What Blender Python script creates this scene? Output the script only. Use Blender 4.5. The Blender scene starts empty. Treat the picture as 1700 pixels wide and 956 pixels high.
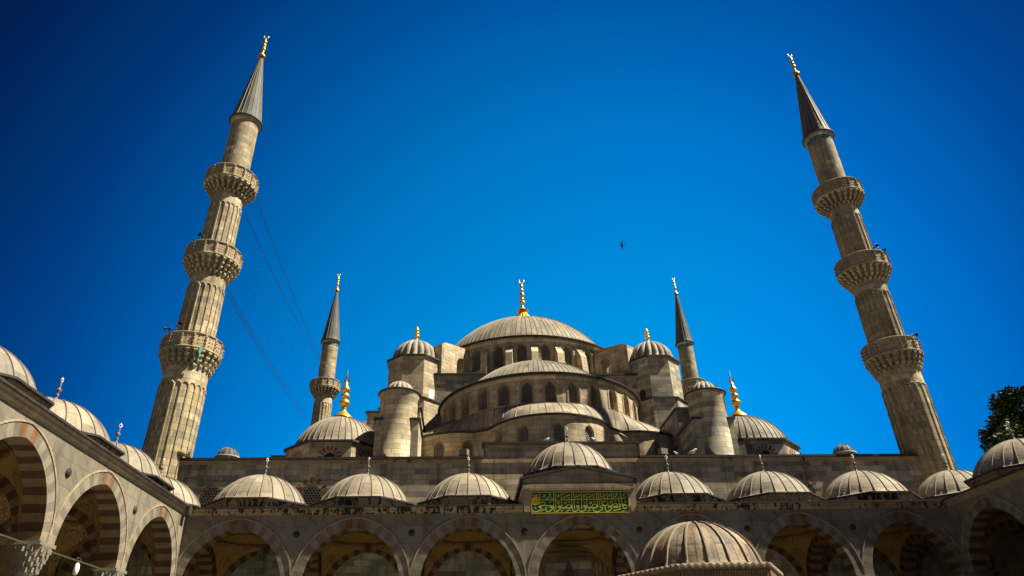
import bpy, math, random
from mathutils import Vector, Matrix
from mathutils.geometry import tessellate_polygon
random.seed(7)
PI = math.pi; R_ = math.radians
sc = bpy.context.scene
COL = sc.collection

# ------------------------------------------------------------------ camera
cd = bpy.data.cameras.new('camera'); cam = bpy.data.objects.new('camera', cd); COL.objects.link(cam)
yaw, pitch, roll = R_(4.43907), R_(30.65383), R_(-1.65135)
F = Vector((math.sin(yaw)*math.cos(pitch), math.cos(yaw)*math.cos(pitch), math.sin(pitch)))
Rv = Vector((math.cos(yaw), -math.sin(yaw), 0)); Uv = Rv.cross(F)
cr, sr = math.cos(roll), math.sin(roll)
Rr = Rv*cr + Uv*sr; Ur = -Rv*sr + Uv*cr
M = Matrix((Rr, Ur, -F)).transposed().to_4x4(); M.translation = Vector((-7.3165, -43.5746, 1.65))
cam.matrix_world = M
cd.sensor_width = 36; cd.lens = 1125.937/1700*36; cd.clip_start = .1; cd.clip_end = 3000
sc.camera = cam

# ------------------------------------------------------------------ light
SUN_AZ, SUN_EL = R_(99), R_(53.5)            # azimuth clockwise from +y
world = bpy.data.worlds.new('World'); sc.world = world; world.use_nodes = True
nt = world.node_tree; nt.nodes.clear()
def wn(t): return nt.nodes.new(t)
out = wn('ShaderNodeOutputWorld'); bg = wn('ShaderNodeBackground'); sky = wn('ShaderNodeTexSky')
sky.sky_type = 'NISHITA'; sky.sun_disc = False; sky.sun_elevation = SUN_EL; sky.sun_rotation = SUN_AZ
sky.air_density = 1.0; sky.dust_density = .15; sky.ozone_density = 4.0; sky.altitude = 300
bg.inputs['Strength'].default_value = .071
# lens vignette painted into the sky tint: brightest towards the prayer hall, darker outwards
tc = wn('ShaderNodeTexCoord'); dt = wn('ShaderNodeVectorMath'); dt.operation = 'DOT_PRODUCT'
def pixdir(px, py):
    return (Rr*((px-850)/1125.937) - Ur*((py-478)/1125.937) + F).normalized()
dt.inputs[1].default_value = pixdir(915, 590)
rp = wn('ShaderNodeValToRGB'); cr_ = rp.color_ramp
cr_.elements[0].position = .64; cr_.elements[0].color = (.004, .035, .11, 1)
cr_.elements[1].position = 1.0; cr_.elements[1].color = (.0, .78, 1.06, 1)
for p, c in ((.72, (.002, .075, .21)), (.80, (.0, .16, .39)), (.88, (.0, .35, .68)), (.95, (.0, .60, .94))):
    e = cr_.elements.new(p); e.color = c + (1,)
ml = wn('ShaderNodeMix'); ml.data_type = 'RGBA'; ml.blend_type = 'MULTIPLY'; ml.inputs['Factor'].default_value = 1
nt.links.new(tc.outputs['Generated'], dt.inputs[0]); nt.links.new(dt.outputs['Value'], rp.inputs['Fac'])
nt.links.new(sky.outputs[0], ml.inputs['A']); nt.links.new(rp.outputs[0], ml.inputs['B'])
nt.links.new(ml.outputs['Result'], bg.inputs['Color']); nt.links.new(bg.outputs[0], out.inputs[0])
sd = bpy.data.lights.new('sun', 'SUN'); sd.energy = 4.6; sd.angle = R_(.5); sd.color = (1, .895, .69)
so = bpy.data.objects.new('sun', sd); COL.objects.link(so)
S = Vector((math.sin(SUN_AZ)*math.cos(SUN_EL), math.cos(SUN_AZ)*math.cos(SUN_EL), math.sin(SUN_EL)))
so.rotation_euler = S.to_track_quat('Z', 'Y').to_euler(); so.location = (60, 40, 90)
vs = sc.view_settings; vs.view_transform = 'Standard'; vs.look = 'None'; vs.exposure = 1.38; vs.gamma = 1

# ------------------------------------------------------------------ materials
class NT:
    def __init__(s, name):
        s.m = bpy.data.materials.new(name); s.m.use_nodes = True; s.t = s.m.node_tree
        s.b = s.t.nodes['Principled BSDF']; s.uv = s.n('ShaderNodeUVMap').outputs[0]
        oi = s.n('ShaderNodeObjectInfo'); s.rnd = oi.outputs['Random']
        va = s.n('ShaderNodeVectorMath', operation='MULTIPLY_ADD'); s.l(s.n('ShaderNodeTexCoord').outputs['Object'], va.inputs[0])
        va.inputs[1].default_value = (1, 1, 1); vm = s.n('ShaderNodeVectorMath', operation='SCALE'); vm.inputs[0].default_value = (61., 37., 0.)
        s.l(s.rnd, vm.inputs['Scale']); s.l(vm.outputs[0], va.inputs[2]); s.ob = va.outputs[0]
    def n(s, t, **k):
        x = s.t.nodes.new(t)
        for a, b in k.items(): setattr(x, a, b)
        return x
    def l(s, a, b): s.t.links.new(a, b)
    def mapv(s, v, sc_, loc=(0, 0, 0), rot=(0, 0, 0)):
        x = s.n('ShaderNodeMapping'); s.l(v, x.inputs[0]); x.inputs['Scale'].default_value = sc_
        x.inputs['Location'].default_value = loc; x.inputs['Rotation'].default_value = rot; return x.outputs[0]
    def noise(s, v, scale, detail=4, rough=.55):
        x = s.n('ShaderNodeTexNoise'); s.l(v, x.inputs['Vector']); x.inputs['Scale'].default_value = scale
        x.inputs['Detail'].default_value = detail; x.inputs['Roughness'].default_value = rough; return x.outputs['Fac']
    def ramp(s, f, stops, const=False):
        x = s.n('ShaderNodeValToRGB'); s.l(f, x.inputs[0]); r = x.color_ramp
        if const: r.interpolation = 'CONSTANT'
        c4 = lambda c: (c, c, c, 1) if isinstance(c, (int, float)) else tuple(c)+(1,)
        r.elements[0].position, r.elements[0].color = stops[0][0], c4(stops[0][1])
        r.elements[1].position, r.elements[1].color = stops[-1][0], c4(stops[-1][1])
        for p, c in stops[1:-1]:
            e = r.elements.new(p); e.color = c4(c)
        return x.outputs[0]
    def mix(s, a, b, f=1., mode='MULTIPLY'):
        x = s.n('ShaderNodeMix', data_type='RGBA', blend_type=mode)
        for k, v in (('A', a), ('B', b)):
            if isinstance(v, tuple): x.inputs[k].default_value = v + (1,)
            else: s.l(v, x.inputs[k])
        if isinstance(f, (int, float)): x.inputs['Factor'].default_value = f
        else: s.l(f, x.inputs['Factor'])
        return x.outputs['Result']
    def math(s, op, a, b):
        x = s.n('ShaderNodeMath', operation=op)
        for i, v in enumerate((a, b)):
            if isinstance(v, (int, float)): x.inputs[i].default_value = v
            else: s.l(v, x.inputs[i])
        return x.outputs[0]
    def brick(s, v, w, h, mortar=.012, off=.5, c1=(0, 0, 0), c2=(1, 1, 1), cm=(.5, .5, .5), smooth=.1):
        x = s.n('ShaderNodeTexBrick'); s.l(v, x.inputs['Vector']); x.inputs['Scale'].default_value = 1
        x.inputs['Brick Width'].default_value = w; x.inputs['Row Height'].default_value = h
        x.inputs['Mortar Size'].default_value = mortar; x.inputs['Mortar Smooth'].default_value = smooth
        x.offset = off; x.inputs['Bias'].default_value = 0
        for k, c in (('Color1', c1), ('Color2', c2), ('Mortar', cm)): x.inputs[k].default_value = c + (1,)
        return x.outputs['Color'], x.outputs['Fac']
    def fin(s, col, rough=.8, bump=None, strength=.3, dist=.03, metal=0, spec=.3):
        if isinstance(col, tuple): s.b.inputs['Base Color'].default_value = col + (1,)
        else: s.l(col, s.b.inputs['Base Color'])
        s.b.inputs['Roughness'].default_value = rough; s.b.inputs['Metallic'].default_value = metal
        s.b.inputs['Specular IOR Level'].default_value = spec
        if bump is not None:
            x = s.n('ShaderNodeBump'); s.l(bump, x.inputs['Height']); x.inputs['Strength'].default_value = strength
            x.inputs['Distance'].default_value = dist; s.l(x.outputs[0], s.b.inputs['Normal'])
        return s.m

def stone(name, cols, bw=.95, bh=.42, grime=.6, seed=0, mort=.014, soft=False):
    """weathered ashlar: per-block tone, joints, blotches, run-off streaks"""
    a = NT(name); wob = a.n('ShaderNodeTexNoise'); a.l(a.uv, wob.inputs['Vector']); wob.inputs['Scale'].default_value = 1.3
    uvw = a.mix(a.uv, wob.outputs['Color'], .025, 'ADD')
    g, f = a.brick(uvw, bw, bh, mort)
    g2, _ = a.brick(a.mapv(uvw, (1, 1, 1), (.37+seed, 0, 0)), bw*1.7, bh, 0)
    t = a.mix(g, g2, .4, 'MIX')
    c = a.ramp(t, [(0, cols[0]), (.3, cols[1]), (.55, cols[2]), (.8, cols[3]), (1, cols[4])])
    big = a.ramp(a.noise(a.ob, .16, 5, .6), [(.3, (.80, .80, .82) if soft else (.62, .62, .66)), (.5, (1.0, 1.0, .98) if soft else (.95, .95, .95)), (.7, (1.18, 1.13, 1.02))])
    c = a.mix(c, big)
    mid = a.ramp(a.noise(a.ob, 1.1, 6, .65), [(.3, .72), (.6, 1.08)]); c = a.mix(c, mid)
    st = a.ramp(a.noise(a.mapv(a.uv, (1.6, .10, 1)), 1, 5, .6), [(.5, 1), (.66, (.42, .38, .33))]); c = a.mix(c, st, grime)
    fine = a.noise(a.ob, 9, 5, .7); c = a.mix(c, a.ramp(fine, [(.3, .82), (.7, 1.12)]))
    c = a.mix(c, (.13, .11, .08), a.math('MULTIPLY', f, .65), 'MIX')
    h = a.math('SUBTRACT', a.math('ADD', a.math('MULTIPLY', fine, .4), a.math('MULTIPLY', t, .5)), f)
    return a.fin(c, .85, h, .55, .035)

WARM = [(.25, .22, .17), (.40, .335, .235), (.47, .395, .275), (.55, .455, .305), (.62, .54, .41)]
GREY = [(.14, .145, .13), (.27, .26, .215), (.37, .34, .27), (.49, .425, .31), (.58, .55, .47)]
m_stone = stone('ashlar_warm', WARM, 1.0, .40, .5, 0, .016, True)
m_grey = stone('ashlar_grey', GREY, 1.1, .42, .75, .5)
m_minaret = stone('ashlar_minaret', [(.20, .18, .135), (.33, .28, .19), (.39, .33, .215), (.45, .375, .24), (.60, .53, .39)], .8, .52, .75, .2, .02, True)
m_trim = stone('stone_trim', [(.30, .25, .17), (.34, .28, .19), (.36, .29, .2), (.38, .31, .21), (.42, .35, .24)], 1.4, .5, .6, .1)

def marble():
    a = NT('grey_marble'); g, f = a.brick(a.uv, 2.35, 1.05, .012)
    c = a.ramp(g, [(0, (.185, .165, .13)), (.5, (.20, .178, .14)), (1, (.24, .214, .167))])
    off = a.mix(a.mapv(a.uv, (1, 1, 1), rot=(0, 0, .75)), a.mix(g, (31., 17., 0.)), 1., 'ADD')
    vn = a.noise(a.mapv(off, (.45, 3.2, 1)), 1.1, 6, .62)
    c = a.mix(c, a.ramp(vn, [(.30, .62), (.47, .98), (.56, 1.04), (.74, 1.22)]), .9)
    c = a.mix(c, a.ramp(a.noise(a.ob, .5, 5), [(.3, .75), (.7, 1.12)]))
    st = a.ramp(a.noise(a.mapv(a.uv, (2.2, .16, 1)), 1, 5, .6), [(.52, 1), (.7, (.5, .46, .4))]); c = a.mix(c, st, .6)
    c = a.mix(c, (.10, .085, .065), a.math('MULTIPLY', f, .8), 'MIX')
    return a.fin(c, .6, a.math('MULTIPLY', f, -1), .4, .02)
m_marble = marble()

def lead(name, cols, seam=1.4, dark=.5, rust=False):
    """weathered sheet lead; uv.x counts sheets, uv.y metres down the slope"""
    a = NT(name); sep = a.n('ShaderNodeSeparateXYZ'); a.l(a.uv, sep.inputs[0])
    cmb = a.n('ShaderNodeCombineXYZ'); a.l(a.math('ADD', sep.outputs[1], a.math('MULTIPLY', a.rnd, 7)), cmb.inputs[0])
    a.l(a.math('ADD', sep.outputs[0], a.math('FLOOR', a.math('MULTIPLY', a.rnd, 40), 0)), cmb.inputs[1])
    g, f = a.brick(cmb.outputs[0], seam, 1.0, .028, .37)
    c = a.ramp(g, [(0, cols[0]), (.5, cols[1]), (1, cols[2])]); c = a.mix(c, a.ramp(a.rnd, [(0, (.86, .87, .9)), (1, (1.1, 1.07, 1.02))]))
    c = a.mix(c, a.ramp(a.noise(a.ob, .55, 6, .65), [(.3, (.68, .68, .70)), (.65, (1.12, 1.1, 1.05))]))
    st = a.ramp(a.noise(a.mapv(a.uv, (3.0, .35, 1)), 1, 4, .6), [(.45, 1), (.75, .62)]); c = a.mix(c, st, .7)
    fine = a.noise(a.ob, 6, 5, .7); c = a.mix(c, a.ramp(fine, [(.3, .86), (.7, 1.1)]))
    c = a.mix(c, (.05, .048, .042), a.math('MULTIPLY', f, dark), 'MIX')
    if rust:
        c = a.mix(c, (.20, .10, .04), a.ramp(a.noise(a.mapv(a.uv, (1.1, .5, 1)), 1, 6, .7), [(.44, 0), (.62, .8)]), 'MIX')
        c = a.mix(c, (.05, .042, .036), a.ramp(a.noise(a.mapv(a.uv, (.9, .8, 1), (4, 2, 0)), 1, 6, .7), [(.47, 0), (.64, .8)]), 'MIX')
    return a.fin(c, .66, a.math('ADD', a.math('ADD', fine, a.math('MULTIPLY', a.noise(a.ob, 1.6, 3), 2.2)), a.math('MULTIPLY', f, 1.2)), .4, .04, 0, .22)
m_lead = lead('sheet_lead', [(.20, .18, .146), (.275, .243, .195), (.34, .302, .245)])
m_lead_rib = NT('lead_seam').fin((.20, .175, .135), .65)
m_lead_old = lead('old_lead', [(.17, .14, .105), (.26, .21, .155), (.34, .28, .21)], 2.2, .8, True)
m_lead_grey = lead('grey_lead', [(.085, .10, .11), (.115, .13, .14), (.15, .16, .16)], 1.3, .6)
m_lead_lobe = lead('lobed_lead', [(.27, .25, .21), (.34, .305, .25), (.41, .365, .29)], 1.9, .3)
def edge():
    a = NT('dark_lead_edge'); n = a.noise(a.ob, 3, 5)
    return a.fin(a.ramp(n, [(.3, (.018, .017, .017)), (.7, (.055, .05, .045))]), .6)
m_edge = edge()
def gold(): 
    a = NT('gilt_copper'); n = a.noise(a.ob, 7, 4)
    return a.fin(a.ramp(n, [(.3, (.80, .42, .05)), (.7, (1.0, .62, .10))]), .36, n, .15, .02, .75)
m_gold = gold()
m_alem = NT('grey_finial').fin((.15, .135, .11), .6)
m_white = NT('white_metal').fin((.75, .75, .72), .4)
m_dark = NT('dark_void').fin((.012, .011, .010), .4)
def grille():
    a = NT('plaster_grille'); n = a.noise(a.ob, 1.3, 5)
    return a.fin(a.ramp(n, [(.3, (.17, .165, .145)), (.7, (.29, .275, .23))]), .85)
m_grille = grille()
def vous(name, c, k=.25):
    a = NT(name); n = a.noise(a.ob, 1.7, 6, .65)
    lo = tuple(x*(1-k) for x in c); hi = tuple(x*(1+k) for x in c)
    f = a.noise(a.ob, 11, 4, .7)
    return a.fin(a.mix(a.ramp(n, [(.3, lo), (.7, hi)]), a.ramp(f, [(.3, .85), (.7, 1.1)])), .75, f, .3, .02)
m_vA, m_vB = vous('pale_marble_voussoir', (.225, .197, .15)), vous('grey_brown_voussoir', (.155, .137, .105))
m_vC, m_vD = vous('cream_soffit', (.175, .12, .058)), vous('red_brown_soffit', (.075, .035, .018))
m_vK = vous('orange_brown_keystone', (.155, .08, .038), .45)
m_red = vous('red_brick_voussoir', (.17, .06, .035))
def plaster(name, base, pat=None, scale=3.):
    a = NT(name); c = a.ramp(a.noise(a.ob, .8, 5), [(.3, tuple(x*.8 for x in base)), (.7, tuple(x*1.1 for x in base))])
    if pat:
        w = a.n('ShaderNodeTexNoise'); a.l(a.ob, w.inputs['Vector']); w.inputs['Scale'].default_value = scale
        w.inputs['Detail'].default_value = 1; w.inputs['Distortion'].default_value = 2.5
        d = a.math('ABSOLUTE', a.math('SUBTRACT', w.outputs['Fac'], .5), 0)
        c = a.mix(pat, c, a.ramp(d, [(.03, 0), (.05, 1)]), 'MIX')
    return a.fin(c, .9)
m_ochre = plaster('ochre_plaster', (.28, .175, .045))
m_arab = plaster('ochre_plaster_arabesque', (.26, .17, .065), (.07, .03, .016), 2.6)
m_bandp = plaster('painted_band', (.34, .20, .06), (.09, .035, .02), 4.5)
m_medal = plaster('painted_medallion', (.30, .16, .045), (.10, .03, .015), 7)
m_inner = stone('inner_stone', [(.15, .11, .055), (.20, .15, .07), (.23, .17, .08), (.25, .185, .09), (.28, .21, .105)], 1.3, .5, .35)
m_porph = vous('porphyry', (.045, .028, .026))
m_redporph = vous('red_porphyry', (.06, .03, .025))
def stained(name, thr, amt=.55):
    a = NT(name)
    c = a.ramp(a.noise(a.ob, .9, 5), [(.3, (.22, .165, .10)), (.7, (.40, .31, .19))])
    n = a.noise(a.mapv(a.ob, (4.2, 4.2, .8)), 1, 6, .7); lo = a.noise(a.ob, .35, 3)
    k = a.math('ADD', n, a.math('MULTIPLY', a.math('SUBTRACT', lo, .5), amt))
    c = a.mix(c, (.022, .017, .012), a.ramp(k, [(thr, 0), (thr+.07, 1)]), 'MIX')
    return a.fin(c, .9, a.noise(a.ob, 8, 4), .4, .03)
m_stain = stained('stained_cornice', .50); m_stain2 = stained('lightly_stained_cornice', .62)
m_green = NT('green_enamel').fin((.003, .10, .05), .35)
m_yellow = NT('gilt_lettering').fin((.74, .55, .03), .4)
m_orange = NT('orange_gilding').fin((.66, .30, .03), .4)
def tiles():
    a = NT('blue_tiles'); g, f = a.brick(a.uv, .28, .5, .03)
    return a.fin(a.ramp(g, [(0, (.03, .10, .16)), (.5, (.05, .17, .22)), (1, (.22, .26, .24))]), .3)
m_tile = tiles()
m_black = NT('black_paint').fin((.015, .015, .016), .45)
m_iron = NT('greenish_iron').fin((.06, .06, .035), .6)
m_glass = NT('milky_glass').fin((.8, .8, .74), .25)
def paving():
    a = NT('courtyard_marble'); g, f = a.brick(a.ob, 1.2, .8, .012)
    c = a.ramp(g, [(0, (.12, .117, .11)), (1, (.18, .175, .16))]); c = a.mix(c, a.ramp(a.noise(a.ob, .3, 5), [(.3, .8), (.7, 1.1)]))
    return a.fin(a.mix(c, (.2, .17, .12), f, 'MIX'), .6)
m_pave = paving()
m_earth = NT('dry_earth').fin((.11, .11, .09), .95)

# ------------------------------------------------------------------ mesh builder
class MB:
    def __init__(s): s.v = []; s.f = []; s.m = []; s.uv = []; s.sm = []
    def add(s, vs_, fs, m=0, uvs=None, smooth=False):
        o = len(s.v); s.v += [tuple(p) for p in vs_]
        for i, f in enumerate(fs):
            s.f.append([o+k for k in f]); s.m.append(m if isinstance(m, int) else m[i])
            s.uv.append(None if uvs is None else uvs[i]); s.sm.append(smooth)
    def box(s, a, b, m=0):
        x0, y0, z0 = a; x1, y1, z1 = b
        V = [(x0, y0, z0), (x1, y0, z0), (x1, y1, z0), (x0, y1, z0), (x0, y0, z1), (x1, y0, z1), (x1, y1, z1), (x0, y1, z1)]
        s.add(V, [(0, 3, 2, 1), (4, 5, 6, 7), (0, 1, 5, 4), (1, 2, 6, 5), (2, 3, 7, 6), (3, 0, 4, 7)], m)
    def prism(s, pts, z0, z1, m=0, cap=True, top=None):
        n = len(pts); tp = top or pts
        V = [(x, y, z0) for x, y in pts] + [(x, y, z1) for x, y in tp]
        fs = [(i, (i+1) % n, n+(i+1) % n, n+i) for i in range(n)]
        if cap: fs += [tuple(range(n-1, -1, -1)), tuple(range(n, 2*n))]
        s.add(V, fs, m)
    def rev(s, prof, n=48, c=(0, 0), m=0, a0=0, a1=2*PI, smooth=True, uvn=None, lobes=0, lob=.05):
        """profile of (r, z) turned about the vertical through c; angle 0 faces -y"""
        full = abs(a1-a0-2*PI) < 1e-6; cnt = n if full else n+1; V = []; L = [0]
        for i in range(1, len(prof)): L.append(L[-1]+math.hypot(prof[i][0]-prof[i-1][0], prof[i][1]-prof[i-1][1]))
        rm = max(p[0] for p in prof)
        for i, (r, z) in enumerate(prof):
            for k in range(cnt):
                a = a0+(a1-a0)*k/n; rr = r*(1-lob+lob*abs(math.cos(lobes*a/2))**.7) if lobes else r
                V.append((c[0]+rr*math.sin(a), c[1]-rr*math.cos(a), z))
        fs = []; us = []; U = uvn if uvn else rm*(2*PI)
        for i in range(len(prof)-1):
            for k in range(n):
                k2 = (k+1) % cnt if full else k+1
                fs.append((i*cnt+k, i*cnt+k2, (i+1)*cnt+k2, (i+1)*cnt+k))
                ua, ub = [(a0+(a1-a0)*q/n)/(2*PI)*U for q in (k, k+1)]
                va, vb = (L[i], L[i+1]) if uvn else (prof[i][1], prof[i+1][1])
                us.append([(ua, va), (ub, va), (ub, vb), (ua, vb)])
        s.add(V, fs, m, us, smooth)
    def ribs(s, prof, n, c=(0, 0), w=.05, h=.05, m=0, a0=0, a1=2*PI, jit=0):
        for k in range(n + (0 if abs(a1-a0-2*PI) < 1e-6 else 1)):
            a = a0+(a1-a0)*k/n+random.uniform(-jit, jit); sa, ca = math.sin(a), math.cos(a); V = []
            for i, (r, z) in enumerate(prof):
                p, q = prof[max(i-1, 0)], prof[min(i+1, len(prof)-1)]
                dr, dz = q[0]-p[0], q[1]-p[1]; l = math.hypot(dr, dz) or 1; nr, nz = (-dz/l, dr/l)
                if nr*r < 0 or (nz < 0): nr, nz = -nr, -nz
                if dr == 0: nr, nz = 1, 0
                for t, e in ((-w, -.01), (-w*.55, h), (w*.55, h), (w, -.01)):
                    rr = r+nr*e; V.append((c[0]+rr*sa+t*ca, c[1]-rr*ca+t*sa, z+nz*e))
            fs = []
            for i in range(len(prof)-1):
                for j in range(3): fs.append((i*4+j, i*4+j+1, i*4+j+5, i*4+j+4))
            s.add(V, fs, m)
    def tube(s, pts, r, n=8, m=0, closed=False):
        P = [Vector(p) for p in pts]; V = []; rs = r if isinstance(r, (list, tuple)) else [r]*len(P)
        for i, p in enumerate(P):
            if closed: d = P[(i+1) % len(P)]-P[i-1]
            else: d = P[min(i+1, len(P)-1)]-P[max(i-1, 0)]
            d.normalize(); up = Vector((0, 0, 1)) if abs(d.z) < .9 else Vector((1, 0, 0))
            x = d.cross(up).normalized(); y = d.cross(x)
            for k in range(n):
                a = 2*PI*k/n; V.append(p+x*(math.cos(a)*rs[i])+y*(math.sin(a)*rs[i]))
        fs = []; q = len(P)
        for i in range(q if closed else q-1):
            for k in range(n): fs.append((i*n+k, i*n+(k+1) % n, ((i+1) % q)*n+(k+1) % n, ((i+1) % q)*n+k))
        if not closed: fs += [tuple(range(n)), tuple(range((q-1)*n, q*n))]
        s.add(V, fs, m, None, True)
    def ball(s, c, r, m=0, sx=1, sy=1, sz=1, n=10):
        pr = [(max(1e-4, math.cos(-PI/2+PI*i/n)), math.sin(-PI/2+PI*i/n)) for i in range(n+1)]; V = []; fs = []
        for (a, z) in pr:
            for k in range(n): V.append((c[0]+a*r*sx*math.cos(2*PI*k/n), c[1]+a*r*sy*math.sin(2*PI*k/n), c[2]+z*r*sz))
        for i in range(n):
            for k in range(n): fs.append((i*n+k, i*n+(k+1) % n, (i+1)*n+(k+1) % n, (i+1)*n+k))
        s.add(V, fs, m, None, True)
    def panel(s, outline, holes, fn, thick, m=0, mside=None, back=True):
        """flat (or bent, through fn(u, w, depth)) slab with openings"""
        rings = [outline]+holes; flat = [p for r in rings for p in r]; n = len(flat)
        tri = tessellate_polygon([[Vector((p[0], p[1], 0)) for p in r] for r in rings])
        V = [fn(u, w, 0) for u, w in flat] + [fn(u, w, thick) for u, w in flat]
        fs = []; us = []
        for t in tri:
            a, b, c = [flat[i] for i in t]
            if (b[0]-a[0])*(c[1]-a[1])-(b[1]-a[1])*(c[0]-a[0]) < 0: t = (t[0], t[2], t[1])
            fs.append(tuple(t)); us.append([flat[i] for i in t])
            if back: fs.append((n+t[0], n+t[2], n+t[1])); us.append([flat[t[0]], flat[t[2]], flat[t[1]]])
        s.add(V, fs, m, us)
        if thick:
            fs = []; us = []; o = 0
            for r in rings:
                q = len(r); L = 0
                for i in range(q):
                    j = (i+1) % q; d = math.hypot(r[j][0]-r[i][0], r[j][1]-r[i][1])
                    fs.append((o+i, n+o+i, n+o+j, o+j)); us.append([(0, L), (thick, L), (thick, L+d), (0, L+d)]); L += d
                o += q
            s.add(V, fs, m if mside is None else mside, us)
    def build(s, name, mats, parent=None, loc=(0, 0, 0), rz=0):
        me = bpy.data.meshes.new(name); me.from_pydata(s.v, [], s.f)
        for x in (mats if isinstance(mats, (list, tuple)) else [mats]): me.materials.append(x)
        lay = me.uv_layers.new(name='UVMap').data
        for p in me.polygons:
            i = p.index; p.material_index = s.m[i]; p.use_smooth = s.sm[i]; u = s.uv[i]
            if u is None:
                nx, ny, nz = p.normal
                if abs(nz) > .8: u = [(s.v[k][0], s.v[k][1]) for k in s.f[i]]
                else:
                    l = math.hypot(nx, ny) or 1; tx, ty = -ny/l, nx/l
                    u = [(s.v[k][0]*tx+s.v[k][1]*ty, s.v[k][2]) for k in s.f[i]]
            for k, li in enumerate(p.loop_indices): lay[li].uv = u[k]
        o = bpy.data.objects.new(name, me); COL.objects.link(o); o.location = loc; o.rotation_euler.z = rz
        if parent: o.parent = parent
        return o
def empty(name, label, cat, loc=(0, 0, 0), rz=0, group=None):
    o = bpy.data.objects.new(name, None); COL.objects.link(o); o.location = loc; o.rotation_euler.z = rz
    o.empty_display_size = .5; return tag(o, label, cat, group)
def tag(o, label, cat, group=None, kind=None):
    if label: o['label'] = label
    if cat: o['category'] = cat
    if group: o['group'] = group
    if kind: o['kind'] = kind
    return o
def copy_tree(o, parent=None):
    c = o.copy(); COL.objects.link(c)
    if parent: c.parent = parent
    for ch in list(o.children): copy_tree(ch, c)
    return c
def inst(o, parent, loc, rz=0):          # another copy of a part and its sub-parts
    c = copy_tree(o, parent); c.location = loc; c.rotation_euler.z = rz; return c
def xy(fr=None):                         # identity panel frame in the xz plane
    return lambda u, w, d: (u, d, w)

# ------------------------------------------------------------------ shapes
def arch_pts(w, h, n=20, off=0.):
    """two-centred pointed arch, half span w, rise h, from the left spring over the apex to the right one"""
    Rr2 = (h*h+w*w)/(2*w); e = Rr2-w; R2 = Rr2+off; pts = []
    ap = math.sqrt(max(R2*R2-e*e, 0)); am = math.atan2(ap, e)
    for i in range(n+1):
        a = am*i/n; pts.append((e-R2*math.cos(a), R2*math.sin(a)))
    return pts + [(-x, y) for x, y in reversed(pts[:-1])]
def win_outline(w, z0, zs, zt, n=6, cx=0):
    """arched opening: half width w, sill z0, spring zs, top zt"""
    return [(cx-w, z0), (cx+w, z0)] + [(cx-x, zs+y) for x, y in arch_pts(w, zt-zs, n)]
def dome_prof(a, h, z, n=14, flare=.0, top=.03):
    Rs = (a*a+h*h)/(2*h); zc = z+h-Rs; am = math.asin(min(1, a/Rs)); am = am if h <= a else PI-am
    p = [(Rs*math.sin(am*(1-i/n)), zc+Rs*math.cos(am*(1-i/n))) for i in range(n)] + [(top, z+h)]
    if flare: p = [(a+flare, z-.16), (a+flare*.35, z-.06)] + p
    return p
def octa(ap, c=(0, 0), n=8):
    r = ap/math.cos(PI/n); return [(c[0]+r*math.sin(PI/n+2*PI*i/n), c[1]-r*math.cos(PI/n+2*PI*i/n)) for i in range(n)]
def alem(mb, z, h, kind, m=0, s=1.):
    """finial: flared foot, bulbs on a stem"""
    if kind == 'grey':
        p = [(.24, 0), (.20, .04), (.10, .16), (.06, .26), (.06, .30), (.13, .36), (.06, .42), (.05, .5), (.15, .58), (.16, .63), (.06, .72), (.045, .82), (.08, .86), (.04, .90), (.03, 1.05), (.01, 1.1)]
        mb.rev([(r*s, z+q*h/1.35) for r, q in p], 12, m=m)
    else:
        p = {'five': [(.42, 0), (.30, .02), (.18, .07), (.12, .12), (.09, .16), (.09, .19), (.18, .23), (.22, .26), (.18, .30), (.08, .33), (.08, .345), (.15, .37), (.155, .385), (.08, .42), (.07, .43), (.17, .47), (.205, .50), (.15, .56), (.06, .60), (.06, .61), (.13, .64), (.14, .66), (.06, .71), (.05, .73), (.11, .77), (.12, .79), (.04, .86), (.02, .90)],
             'three': [(.42, 0), (.40, .03), (.28, .09), (.15, .155), (.12, .17), (.11, .22), (.125, .23), (.10, .26), (.11, .30), (.22, .345), (.24, .38), (.18, .43), (.09, .465), (.10, .48), (.18, .515), (.205, .55), (.13, .60), (.07, .63), (.08, .645), (.17, .68), (.205, .71), (.14, .76), (.07, .82), (.055, .90), (.02, .92)]}[kind]
        mb.rev([(r*s*1.15, z+q*h) for r, q in p], 16, m=m)
def crescent(mb, z, r, m, th=.035):
    mb.tube([(r*math.sin(a), 0, z+r-r*math.cos(a)) for a in [(-2.5+5*i/16) for i in range(17)]], [th*(.25+.75*math.cos((-1+2*i/16)*1.35)) for i in range(17)], 6, m)
def ornament(mb, z, s, m):               # pierced tulip ring on the arcade finials
    mb.tube([(.0, 0, z), (-.10*s, 0, z+.10*s), (-.11*s, 0, z+.17*s), (0, 0, z+.30*s), (.11*s, 0, z+.17*s), (.10*s, 0, z+.10*s)], .022*s+.012, 5, m, True)

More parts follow.
